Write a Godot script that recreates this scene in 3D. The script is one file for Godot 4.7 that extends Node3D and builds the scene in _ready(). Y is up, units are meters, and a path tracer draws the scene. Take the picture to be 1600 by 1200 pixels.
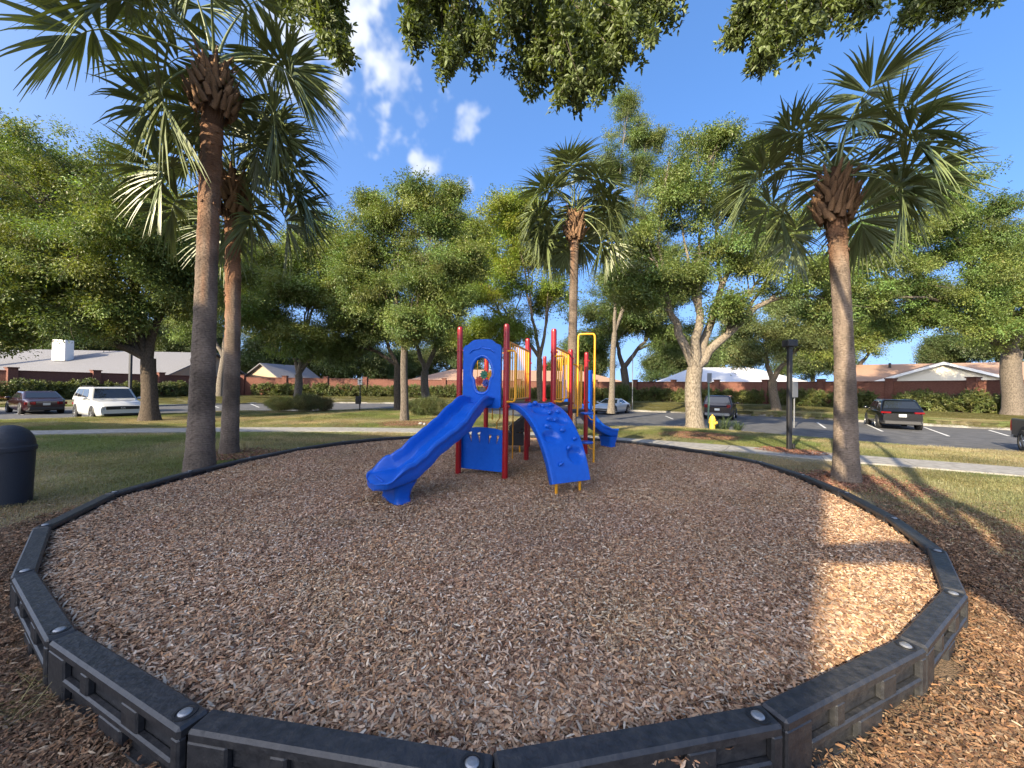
extends Node3D
# Playground in a mulch ring, palms and oaks, parking lot, brick wall and houses behind.
# Axes: x right, y up (mulch level 0), the view runs along -z. P(x, forward, y) gives a point.

var CAM := Vector3(0, 1.53, 0)
var CB := Basis()
var rng := RandomNumberGenerator.new()
var used := {}
var M := {}
var noise := FastNoiseLite.new()

# ------------------------------------------------------------------ mesh builder
class MB:
	var v := PackedVector3Array()
	var n := PackedVector3Array()
	var c := PackedColorArray()
	var col := Color(1, 1, 1)
	func tri(a: Vector3, b: Vector3, d: Vector3, na: Vector3, nb: Vector3, nd: Vector3) -> void:
		if (b - a).cross(d - a).dot(na + nb + nd) > 0.0:
			v.append(a); v.append(d); v.append(b)
			n.append(na); n.append(nd); n.append(nb)
		else:
			v.append(a); v.append(b); v.append(d)
			n.append(na); n.append(nb); n.append(nd)
		c.append(col); c.append(col); c.append(col)
	func ftri(a: Vector3, b: Vector3, d: Vector3, out: Vector3) -> void:
		var f := (b - a).cross(d - a).normalized()
		if f.dot(out) < 0.0: f = -f
		tri(a, b, d, f, f, f)
	func quad(a: Vector3, b: Vector3, d: Vector3, e: Vector3, out: Vector3) -> void:
		ftri(a, b, d, out); ftri(a, d, e, out)
	func box(ctr: Vector3, size: Vector3, bev := 0.0, bs := Basis()) -> void:
		var h := size * 0.5
		var i := h - Vector3(bev, bev, bev)
		for ax in 3:
			for s in [-1.0, 1.0]:
				var u := (ax + 1) % 3
				var w := (ax + 2) % 3
				var pts := []
				for k in [[-1, -1], [1, -1], [1, 1], [-1, 1]]:
					var p := Vector3()
					p[ax] = h[ax] * s; p[u] = i[u] * k[0]; p[w] = i[w] * k[1]
					pts.append(ctr + bs * p)
				var o := Vector3(); o[ax] = s
				quad(pts[0], pts[1], pts[2], pts[3], bs * o)
		if bev > 0.0:
			for ax in 3:
				var u := (ax + 1) % 3
				var w := (ax + 2) % 3
				for su in [-1.0, 1.0]:
					for sw in [-1.0, 1.0]:
						var pts := []
						for k in [[-1, 0], [1, 0], [1, 1], [-1, 1]]:
							var p := Vector3()
							p[ax] = i[ax] * k[0]
							p[u] = (h[u] if k[1] == 0 else i[u]) * su
							p[w] = (i[w] if k[1] == 0 else h[w]) * sw
							pts.append(ctr + bs * p)
						var o := Vector3(); o[u] = su; o[w] = sw
						quad(pts[0], pts[1], pts[2], pts[3], bs * o)
			for sx in [-1.0, 1.0]:
				for sy in [-1.0, 1.0]:
					for sz in [-1.0, 1.0]:
						var s := Vector3(sx, sy, sz)
						ftri(ctr + bs * (Vector3(h.x, i.y, i.z) * s), ctr + bs * (Vector3(i.x, h.y, i.z) * s), ctr + bs * (Vector3(i.x, i.y, h.z) * s), bs * s)
	# closed or open rings joined by smooth faces
	func loft(rings: Array, closed := true, caps := true, want_out := true) -> void:
		var R := rings.size()
		var K: int = rings[0].size()
		var ctr := []
		for r in R:
			var s := Vector3()
			for p in rings[r]: s += p
			ctr.append(s / K)
		var nn := []
		var sign_sum := 0.0
		for r in R:
			var row := PackedVector3Array()
			for k in K:
				var a: Vector3 = rings[min(r + 1, R - 1)][k] - rings[max(r - 1, 0)][k]
				var k0 := (k + K - 1) % K if closed else maxi(k - 1, 0)
				var k1 := (k + 1) % K if closed else mini(k + 1, K - 1)
				var b: Vector3 = rings[r][k1] - rings[r][k0]
				var q := a.cross(b).normalized()
				row.append(q)
				sign_sum += q.dot(rings[r][k] - ctr[r]) if want_out else q.y
			nn.append(row)
		var sg := 1.0 if sign_sum >= 0.0 else -1.0
		for r in R - 1:
			for k in (K if closed else K - 1):
				var k1 := (k + 1) % K
				tri(rings[r][k], rings[r][k1], rings[r + 1][k1], nn[r][k] * sg, nn[r][k1] * sg, nn[r + 1][k1] * sg)
				tri(rings[r][k], rings[r + 1][k1], rings[r + 1][k], nn[r][k] * sg, nn[r + 1][k1] * sg, nn[r + 1][k] * sg)
		if caps and closed:
			for e in [0, R - 1]:
				var o: Vector3 = ctr[e] - ctr[1 if e == 0 else R - 2]
				for k in K:
					ftri(ctr[e], rings[e][k], rings[e][(k + 1) % K], o)
	func tube(path: Array, radii: Array, sides := 8, caps := true) -> void:
		var rings := []
		var up := Vector3.UP
		for i in path.size():
			var d: Vector3 = (path[mini(i + 1, path.size() - 1)] - path[maxi(i - 1, 0)]).normalized()
			if i == 0: up = Vector3.UP if absf(d.y) < 0.9 else Vector3.RIGHT
			var x := up.cross(d).normalized()
			up = d.cross(x).normalized()
			var ring := []
			for k in sides:
				var a := TAU * k / sides
				ring.append(path[i] + (x * cos(a) + up * sin(a)) * radii[i])
			rings.append(ring)
		loft(rings, true, caps)
	func pipe(path: Array, r: float, sides := 8) -> void:
		var rr := []
		for p in path: rr.append(r)
		tube(path, rr, sides)
	func lathe(prof: Array, sides := 20, xf := Transform3D()) -> void:
		# prof: Vector2(radius, height), bottom to top
		for i in prof.size() - 1:
			var p: Vector2 = prof[i]
			var q: Vector2 = prof[i + 1]
			var t := (q - p).normalized()
			var nr := Vector2(t.y, -t.x)
			for k in sides:
				var a := TAU * k / sides
				var b := TAU * (k + 1) / sides
				var ca := Vector3(cos(a), 0, sin(a))
				var cb := Vector3(cos(b), 0, sin(b))
				var na := xf.basis * (ca * nr.x + Vector3.UP * nr.y)
				var nb := xf.basis * (cb * nr.x + Vector3.UP * nr.y)
				var A := xf * (ca * p.x + Vector3.UP * p.y)
				var B := xf * (cb * p.x + Vector3.UP * p.y)
				var C := xf * (cb * q.x + Vector3.UP * q.y)
				var D := xf * (ca * q.x + Vector3.UP * q.y)
				if p.x > 0.0: tri(A, B, C, na, nb, nb)
				if q.x > 0.0: tri(A, C, D, na, nb, na)
	func extrude(poly: PackedVector2Array, depth: float, xf: Transform3D) -> void:
		# polygon in xf's xy plane, depth along its z, centred
		var ix := Geometry2D.triangulate_polygon(poly)
		for s in [-0.5, 0.5]:
			for k in range(0, ix.size(), 3):
				var a := xf * Vector3(poly[ix[k]].x, poly[ix[k]].y, depth * s)
				var b := xf * Vector3(poly[ix[k + 1]].x, poly[ix[k + 1]].y, depth * s)
				var d := xf * Vector3(poly[ix[k + 2]].x, poly[ix[k + 2]].y, depth * s)
				ftri(a, b, d, xf.basis.z * s)
		var area := 0.0
		for k in poly.size(): area += poly[k].cross(poly[(k + 1) % poly.size()])
		for k in poly.size():
			var p := poly[k]
			var q := poly[(k + 1) % poly.size()]
			var o := (q - p).orthogonal() * (1.0 if area < 0 else -1.0)
			o = Vector2((q - p).y, -(q - p).x) * (1.0 if area > 0 else -1.0)
			quad(xf * Vector3(p.x, p.y, -depth / 2), xf * Vector3(q.x, q.y, -depth / 2), xf * Vector3(q.x, q.y, depth / 2), xf * Vector3(p.x, p.y, depth / 2), xf.basis * Vector3(o.x, o.y, 0))
	func ring_panel(outer: Array, inner: Array, depth: float, xf: Transform3D) -> void:
		var K := outer.size()
		for k in K:
			var k1 := (k + 1) % K
			for s in [-0.5, 0.5]:
				quad(xf * Vector3(outer[k].x, outer[k].y, depth * s), xf * Vector3(outer[k1].x, outer[k1].y, depth * s), xf * Vector3(inner[k1].x, inner[k1].y, depth * s), xf * Vector3(inner[k].x, inner[k].y, depth * s), xf.basis.z * s)
			for pr in [[outer, 1.0], [inner, -1.0]]:
				var p: Vector2 = pr[0][k]
				var q: Vector2 = pr[0][k1]
				var m: Vector2 = (p + q) * 0.5 - inner_mid(inner)
				quad(xf * Vector3(p.x, p.y, -depth / 2), xf * Vector3(q.x, q.y, -depth / 2), xf * Vector3(q.x, q.y, depth / 2), xf * Vector3(p.x, p.y, depth / 2), xf.basis * Vector3(m.x, m.y, 0) * pr[1])
	func inner_mid(a: Array) -> Vector2:
		var s := Vector2()
		for p in a: s += p
		return s / a.size()
	func ball(ctr: Vector3, r: Vector3, bs := Basis(), rows := 6, cols := 10) -> void:
		var rings := []
		for i in rows + 1:
			var t := PI * (i + 0.001) / (rows + 0.002)
			var ring := []
			for k in cols:
				var a := TAU * k / cols
				ring.append(ctr + bs * (Vector3(sin(t) * cos(a), cos(t), sin(t) * sin(a)) * r))
			rings.append(ring)
		loft(rings, true, false)
	func mesh() -> ArrayMesh:
		var a := []
		a.resize(Mesh.ARRAY_MAX)
		a[Mesh.ARRAY_VERTEX] = v
		a[Mesh.ARRAY_NORMAL] = n
		a[Mesh.ARRAY_COLOR] = c
		var m := ArrayMesh.new()
		m.add_surface_from_arrays(Mesh.PRIMITIVE_TRIANGLES, a)
		return m

# ------------------------------------------------------------------ scene helpers
func P(x: float, z: float, y := 0.0) -> Vector3:
	return Vector3(x, y, -z)
func ray(px: float, py: float) -> Vector3:
	return CB * Vector3((px - 800.0) / 601.0, -(py - 600.0) / 601.0, -1.0)
func gp(px: float, py: float, y := 0.0) -> Vector3:      # where the sight line meets level y
	var d := ray(px, py)
	return CAM + d * ((y - CAM.y) / d.y)
func dp(px: float, py: float, z: float) -> Vector3:      # at a known distance forward
	var d := ray(px, py)
	return CAM + d * (z / -d.z)
func rr(a: float, b: float) -> float:
	return rng.randf_range(a, b)
func rv() -> Vector3:
	return Vector3(rr(-1, 1), rr(-1, 1), rr(-1, 1))
func numbered(nm: String) -> String:
	var k: int = used.get(nm, 0)
	used[nm] = k + 1
	return nm if k == 0 else "%s_%03d" % [nm, k]
func tag(o: Node, label: String, cat: String, grp := "") -> void:
	o.set_meta("label", label)
	o.set_meta("category", cat)
	if grp != "": o.set_meta("group", grp)
func thing(nm: String, label: String, cat: String, at := Vector3.ZERO, turn := 0.0, grp := "") -> Node3D:
	var o := Node3D.new()
	o.name = numbered(nm)
	add_child(o)
	o.position = at
	o.rotation.y = turn
	tag(o, label, cat, grp)
	return o
func part(nm: String, mb, mat: Material, parent: Node, kind := "") -> MeshInstance3D:
	var o := MeshInstance3D.new()
	o.name = numbered(nm) if parent == self else nm
	o.mesh = mb.mesh() if mb is MB else mb
	o.material_override = mat
	parent.add_child(o, true)
	if kind != "": o.set_meta("kind", kind)
	return o
func structure(nm: String, mb, mat: Material) -> MeshInstance3D:
	return part(nm, mb, mat, self, "structure")
func multi(nm: String, mesh: Mesh, mat: Material, xfs: Array, cols: Array, parent: Node, kind := "stuff") -> MultiMeshInstance3D:
	var mm := MultiMesh.new()
	mm.transform_format = MultiMesh.TRANSFORM_3D
	mm.use_colors = true
	mm.mesh = mesh
	mm.instance_count = xfs.size()
	for i in xfs.size():
		mm.set_instance_transform(i, xfs[i])
		mm.set_instance_color(i, cols[i])
	var o := MultiMeshInstance3D.new()
	o.name = numbered(nm) if parent == self else nm
	o.multimesh = mm
	o.material_override = mat
	parent.add_child(o, true)
	if kind != "": o.set_meta("kind", kind)
	return o
func lin(r: float, g: float, b: float) -> Color:
	return Color(r, g, b).linear_to_srgb()
func mat(col: Color, rough := 0.6, metal := 0.0) -> StandardMaterial3D:
	var m := StandardMaterial3D.new()
	m.albedo_color = col
	m.roughness = rough
	m.metallic = metal
	return m
func noise_tex(freq: float, cols: Array, seed_ := 1, oct := 4, size := 512, offs := []) -> NoiseTexture2D:
	var f := FastNoiseLite.new()
	f.noise_type = FastNoiseLite.TYPE_SIMPLEX_SMOOTH
	f.frequency = freq
	f.fractal_octaves = oct
	f.seed = seed_
	var t := NoiseTexture2D.new()
	t.width = size; t.height = size
	t.seamless = true
	t.noise = f
	if cols.size() > 0:
		var g := Gradient.new()
		var o := PackedFloat32Array()
		var cc := PackedColorArray()
		for i in cols.size():
			o.append(offs[i] if offs.size() > 0 else float(i) / (cols.size() - 1))
			cc.append(cols[i])
		g.offsets = o; g.colors = cc
		t.color_ramp = g
	return t
func bump_tex(freq: float, strength: float, seed_ := 5, size := 512) -> NoiseTexture2D:
	var t := noise_tex(freq, [], seed_, 5, size)
	t.as_normal_map = true
	t.bump_strength = strength
	return t
# a surface with grain: colour noise (sRGB stops), repeat length in metres, and bump
func grain(cols: Array, metres: float, freq := 0.02, rough := 0.9, bump := 0.0, seed_ := 1, vcol := false, stretch := Vector3.ONE) -> StandardMaterial3D:
	var m := StandardMaterial3D.new()
	m.albedo_texture = noise_tex(freq, cols, seed_)
	m.uv1_triplanar = true
	m.uv1_world_triplanar = true
	m.uv1_scale = Vector3.ONE / metres * stretch
	m.roughness = rough
	m.vertex_color_use_as_albedo = vcol
	if bump > 0.0:
		m.normal_enabled = true
		m.normal_texture = bump_tex(freq * 2.0, bump, seed_ + 9)
	return m
func leafmat(rough := 0.55, back := 0.35) -> StandardMaterial3D:
	var m := StandardMaterial3D.new()
	m.vertex_color_use_as_albedo = true
	m.roughness = rough
	m.cull_mode = BaseMaterial3D.CULL_DISABLED
	m.backlight_enabled = true
	m.backlight = Color(back, back, back * 0.6)
	return m

# ------------------------------------------------------------------ leaves, trees, bushes
func leaf_clump(seed_: int, count: int, r: Vector3, ll: float, lw: float, twigs := 0) -> ArrayMesh:
	var q := RandomNumberGenerator.new()
	q.seed = seed_
	var mb := MB.new()
	var sprays := maxi(8, count / 14)
	var dirs := []
	for i in sprays: dirs.append(Vector3(q.randfn(), q.randfn() * 0.85 + 0.1, q.randfn()).normalized() * q.randf_range(0.45, 1.15))
	for i in count:
		var ax: Vector3 = dirs[i % sprays]
		var tt := q.randf_range(0.15, 1.0)
		var p := ax * tt * r + Vector3(q.randfn(), q.randfn(), q.randfn()) * 0.10 * r.x
		var d := ax.normalized()
		var f := (d + Vector3(q.randf_range(-1, 1), q.randf_range(-0.9, 0.6), q.randf_range(-1, 1)) * 0.9).normalized()
		var s := f.cross(Vector3(q.randf_range(-0.6, 0.6), 1, q.randf_range(-0.6, 0.6))).normalized()
		var nn := s.cross(f).normalized()
		var L := ll * q.randf_range(0.55, 1.4)
		var w := lw * q.randf_range(0.75, 1.2) * 0.5
		var g := q.randf_range(0.55, 1.45)
		mb.col = Color(g * q.randf_range(0.9, 1.25), g, g * q.randf_range(0.7, 1.1))
		var tip := p + f * L - nn * L * 0.15
		var mid := p + f * L * 0.45
		mb.ftri(p, mid + s * w + nn * w * 0.3, tip, nn)
		mb.ftri(p, mid - s * w + nn * w * 0.3, tip, nn)
	return mb.mesh()

func bez(a: Vector3, b: Vector3, c: Vector3, n: int) -> Array:
	var o := []
	for i in n + 1:
		var t := float(i) / n
		o.append(a.lerp(b, t).lerp(b.lerp(c, t), t))
	return o

# lobes: [px, py, z, radius px] of foliage masses; the trunk forks at fork height
func tree(nm: String, label: String, base: Vector3, rad: float, fork: Vector3, lobes: Array, o := {}) -> Node3D:
	rng.seed = hash(label)
	var t := thing(nm, label, "tree", base, 0.0, o.get("group", ""))
	var wood := MB.new()
	var bark: Color = o.get("bark", Color(0.20, 0.165, 0.13))
	wood.col = bark
	var loc := fork - base
	# trunk with root flare
	var tp := [Vector3(0, -0.25, 0)]
	var tr := [rad * 1.55]
	for i in 7:
		var u := float(i) / 6.0
		tp.append(Vector3.ZERO.lerp(loc, u) + Vector3(sin(u * 5.0 + rad * 40) * rad * 0.25, 0, cos(u * 4.0) * rad * 0.2) * u)
		tr.append(rad * (1.0 + 0.35 * exp(-u * 9.0) - 0.12 * u))
	wood.tube(tp, tr, 12)
	var top: Vector3 = tp[-1]
	var xfs := []
	var cols := []
	var dens: float = o.get("density", 1.0)
	var cs: float = o.get("clump", 0.5)
	var green: Color = o.get("green", Color(0.075, 0.115, 0.03))
	var inner := MB.new()
	inner.col = bark * 0.95
	var sorted := lobes.duplicate()
	sorted.sort_custom(func(p, q) -> bool: return p[0] + p[1] * 0.05 < q[0] + q[1] * 0.05)
	var per := 4 if sorted.size() > 5 else 2
	var mains := []
	for i in range(0, sorted.size(), per):
		var grp: Array = sorted.slice(i, mini(i + per, sorted.size()))
		var m := Vector3()
		for q in grp: m += dp(q[0], q[1], q[2]) - base
		m /= grp.size()
		var e := top.lerp(m, 0.72)
		var ds := top.distance_to(e)
		var ml := bez(top, top.lerp(e, 0.5) + Vector3(rr(-0.12, 0.12), 0.02, rr(-0.12, 0.12)) * ds, e, 8)
		var mr := []
		for k in 9:
			mr.append(rad * lerpf(0.62, 0.26, k / 8.0))
			if k > 0: ml[k] += rv() * rad * 0.22
		wood.tube(ml, mr, 9)
		for q in grp: mains.append(ml)
	for li in sorted.size():
		var lb: Array = sorted[li]
		var z: float = lb[2]
		var c: Vector3 = dp(lb[0], lb[1], z) - base
		var R: float = lb[3] * z / 601.0
		var ml: Array = mains[li]
		var start: Vector3 = ml[rng.randi_range(4, 8)]
		var dist := start.distance_to(c)
		var mid := start.lerp(c, 0.45) + Vector3(rr(-0.14, 0.14), 0.10, rr(-0.14, 0.14)) * dist
		var r1: float = rad * clampf(0.2 + 0.12 * R / 3.0, 0.18, 0.34)
		var limb := bez(start, mid, c, 7)
		var lr := []
		for i in 8:
			lr.append(lerpf(r1, r1 * 0.28, i / 7.0))
			if i > 0 and i < 7: limb[i] += rv() * r1 * 0.7
		wood.tube(limb, lr, 7)
		var n2 := int(clampf(4.0 + R * 1.6, 4, 9))
		for j in n2:
			var d2 := Vector3(rng.randfn(), rng.randfn() * 0.75 + 0.1, rng.randfn()).normalized()
			var e2 := c + d2 * R * rr(0.45, 0.75)
			var s2: Vector3 = limb[rng.randi_range(4, 7)]
			var br := bez(s2, s2.lerp(e2, 0.5) + Vector3.UP * R * rr(0.0, 0.15) + rv() * R * 0.1, e2, 4)
			var r2 := r1 * 0.42
			inner.tube(br, [r2, r2 * 0.8, r2 * 0.6, r2 * 0.45, r2 * 0.3], 5, false)
			var n3 := int(clampf(3 + R, 3, 6))
			for k in n3:
				var e3 := e2 + Vector3(rng.randfn(), rng.randfn() * 0.7, rng.randfn()) * R * 0.30
				if (e3 - c).length() > R * 0.85: e3 = c + (e3 - c).normalized() * R * rr(0.75, 1.22)
				var s3: Vector3 = br[rng.randi_range(1, 4)]
				var tw := bez(s3, s3.lerp(e3, 0.5) + rv() * R * 0.08, e3, 3)
				inner.tube(tw, [r2 * 0.35, r2 * 0.28, r2 * 0.2, r2 * 0.08], 4, false)
				var cn := int(maxf(2.0, dens * R * R * 1.25 / (cs * cs * 4.0) / n2 * 1.3))
				if rng.randf() < 0.2: continue
				var tone := rr(0.7, 1.3)
				var hue := rr(0.78, 1.1)
				for m in cn:
					var f := rr(0.35, 1.12)
					var p: Vector3 = s3.lerp(e3, f) + Vector3(rng.randfn(), rng.randfn() * 0.6, rng.randfn()) * R * 0.13
					var b := Basis.from_euler(Vector3(rr(-0.5, 0.5), rr(0, TAU), rr(-0.5, 0.5))).scaled(Vector3.ONE * cs * rr(0.7, 1.25))
					xfs.append(Transform3D(b, p))
					var g := tone * rr(0.8, 1.2)
					cols.append(Color(green.r * g * hue, green.g * g, green.b * g))
	var trunk := part("trunk", wood, M.bark, t)
	part("branches", inner, M.bark, t)
	var lm: ArrayMesh = M.clump[o.get("leaf", 0)]
	multi("crown", lm, M.leaf, xfs, cols, t)
	return t

func bush(nm: String, label: String, cat: String, at: Vector3, r: Vector3, green: Color, dens := 1.0, grp := "", cs := 0.28, leaf := 0) -> Node3D:
	rng.seed = hash(label + str(at))
	var t := thing(nm, label, cat, at, 0.0, grp)
	var st := MB.new()
	st.col = Color(0.12, 0.09, 0.06)
	var xfs := []
	var cols := []
	var cnt := int(dens * r.x * r.z * r.y * 4.2 / (cs * cs * cs) * 0.35) + 12
	for i in 9:
		var e := Vector3(rr(-0.8, 0.8) * r.x, rr(0.9, 1.5) * r.y, rr(-0.8, 0.8) * r.z)
		st.tube(bez(Vector3(e.x * 0.4, -0.05, e.z * 0.4), Vector3(e.x * 0.5, e.y * 0.6, e.z * 0.5), e, 3), [0.018, 0.015, 0.012, 0.005], 4, false)
	for i in cnt:
		var d := Vector3(rng.randfn(), rng.randfn(), rng.randfn()).normalized() * pow(rng.randf(), 0.4)
		var lump := 0.86 + 0.25 * noise.get_noise_3d((at.x + d.x * r.x) * 60, d.y * 40, (at.z + d.z * r.z) * 60)
		var p := Vector3(d.x * r.x, r.y + d.y * r.y, d.z * r.z) * Vector3(lump, lump, lump)
		var g := rr(0.7, 1.25)
		xfs.append(Transform3D(Basis.from_euler(rv() * 1.5).scaled(Vector3.ONE * cs * rr(0.7, 1.2)), p))
		cols.append(Color(green.r * g * rr(0.9, 1.15), green.g * g, green.b * g))
	part("stems", st, M.bark, t)
	multi("foliage", M.clump[leaf], M.leaf, xfs, cols, t)
	return t

# a clipped hedge along a line of points, height h, depth d
func hedge(label: String, pts: Array, h: float, d: float, green: Color, grp: String) -> void:
	rng.seed = hash(label)
	var base: Vector3 = pts[0]
	var t := thing("hedge", label, "hedge", base, 0.0, grp)
	var xfs := []
	var cols := []
	var core := MB.new()
	core.col = Color(0.12, 0.09, 0.06)
	for i in pts.size() - 1:
		var a: Vector3 = pts[i] - base
		var b: Vector3 = pts[i + 1] - base
		var L := a.distance_to(b)
		var dir := (b - a).normalized()
		var sd := dir.cross(Vector3.UP)
		for k in int(L / 0.45):
			var m := a.lerp(b, (k + 0.5) * 0.45 / L)
			var e := m + sd * rr(-0.2, 0.2) * d + Vector3.UP * h * rr(0.6, 0.85)
			core.tube([m, m.lerp(e, 0.6) + rv() * 0.06, e], [0.03, 0.022, 0.008], 4, false)
		for k in int(L * h * d * 26.0):
			var u := rr(0, 1)
			var q := rr(-1, 1)
			var y := pow(rr(0, 1), 0.7)
			var p := a.lerp(b, u) + sd * q * d * 0.5
			var top := h * (0.93 + 0.28 * noise.get_noise_2d((base.x + p.x) * 45, (base.z + p.z) * 45))
			p.y = lerpf(a.y, b.y, u) + y * top
			var g := rr(0.6, 1.35)
			xfs.append(Transform3D(Basis.from_euler(rv() * 1.5).scaled(Vector3.ONE * rr(0.26, 0.4)), p))
			cols.append(Color(green.r * g * rr(0.9, 1.2), green.g * g, green.b * g))
	part("stems", core, M.bark, t)
	multi("foliage", M.clump[1], M.leaf, xfs, cols, t)

# ------------------------------------------------------------------ palms
func frond_mesh(elev: float, seed_: int) -> ArrayMesh:
	# leaf pointing along +x: petiole, then a recurved fan of narrow segments whose tips hang
	var q := RandomNumberGenerator.new()
	q.seed = seed_
	var mb := MB.new()
	var e := deg_to_rad(elev)
	var pl := q.randf_range(0.95, 1.2)
	var path := []
	var pr := []
	var p := Vector3.ZERO
	var a := e + 0.25
	for i in 9:
		path.append(p)
		pr.append(lerpf(0.028, 0.011, i / 8.0))
		a -= 0.055 + 0.02 * cos(e)
		p += Vector3(cos(a), sin(a), 0) * pl / 8.0
	mb.col = Color(0.16, 0.19, 0.07)
	mb.tube(path, pr, 6)
	# costa
	var cp := [path[-1]]
	var ca := [a]
	for i in 6:
		a -= 0.16
		p = cp[-1] + Vector3(cos(a), sin(a), 0) * 0.085
		cp.append(p); ca.append(a)
	mb.tube(cp, [0.011, 0.010, 0.009, 0.008, 0.006, 0.004, 0.002], 5)
	var N := 50
	for i in N:
		var u := (i + 0.5) / N * 2.0 - 1.0
		var th := u * deg_to_rad(138.0)
		var s := 1.0 - absf(u)
		var ci := int(clampf(s * 6.0, 0, 6))
		var root: Vector3 = cp[ci]
		var aa: float = ca[ci]
		var fx := Vector3(cos(aa), sin(aa), 0)
		var nz := Vector3(-sin(aa), cos(aa), 0)
		# V fold: the sides stand up from the costa, then hang
		var dir := (fx * cos(th) + Vector3(0, 0, 1) * sin(th) + nz * (0.32 * sin(absf(th)) + q.randf_range(-0.05, 0.05))).normalized()
		var sv := dir.cross(nz).normalized()
		var L := q.randf_range(0.95, 1.2) * (0.72 + 0.34 * cos(th * 0.5))
		var hw := L * deg_to_rad(276.0) / N * 0.34
		var g := q.randf_range(0.75, 1.25)
		mb.col = Color(0.125 * g, 0.155 * g, 0.058 * g)
		var pts := []
		var ws := [0.3, 0.85, 1.0, 0.62, 0.32, 0.08]
		var pos := root
		var d := dir
		var ups := []
		var hang := q.randf_range(0.05, 0.26)
		for k in 6:
			pts.append(pos)
			ups.append(d.cross(sv).normalized())
			var f := k / 5.0
			d = (d + Vector3.DOWN * hang * (0.25 + 1.7 * f * f)).normalized() if k > 0 else d
			pos += d * L / 5.0
		for k in 5:
			var n0: Vector3 = -ups[k]
			var w0: float = hw * ws[k]
			var w1: float = hw * ws[k + 1]
			var lift := n0 * hw * 0.55
			for sd in [-1.0, 1.0]:
				var A: Vector3 = pts[k]
				var B: Vector3 = pts[k] + sv * sd * w0 + lift * ws[k]
				var C: Vector3 = pts[k + 1] + sv * sd * w1 + lift * ws[k + 1]
				var D: Vector3 = pts[k + 1]
				mb.quad(A, B, C, D, n0)
	return mb.mesh()

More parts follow.
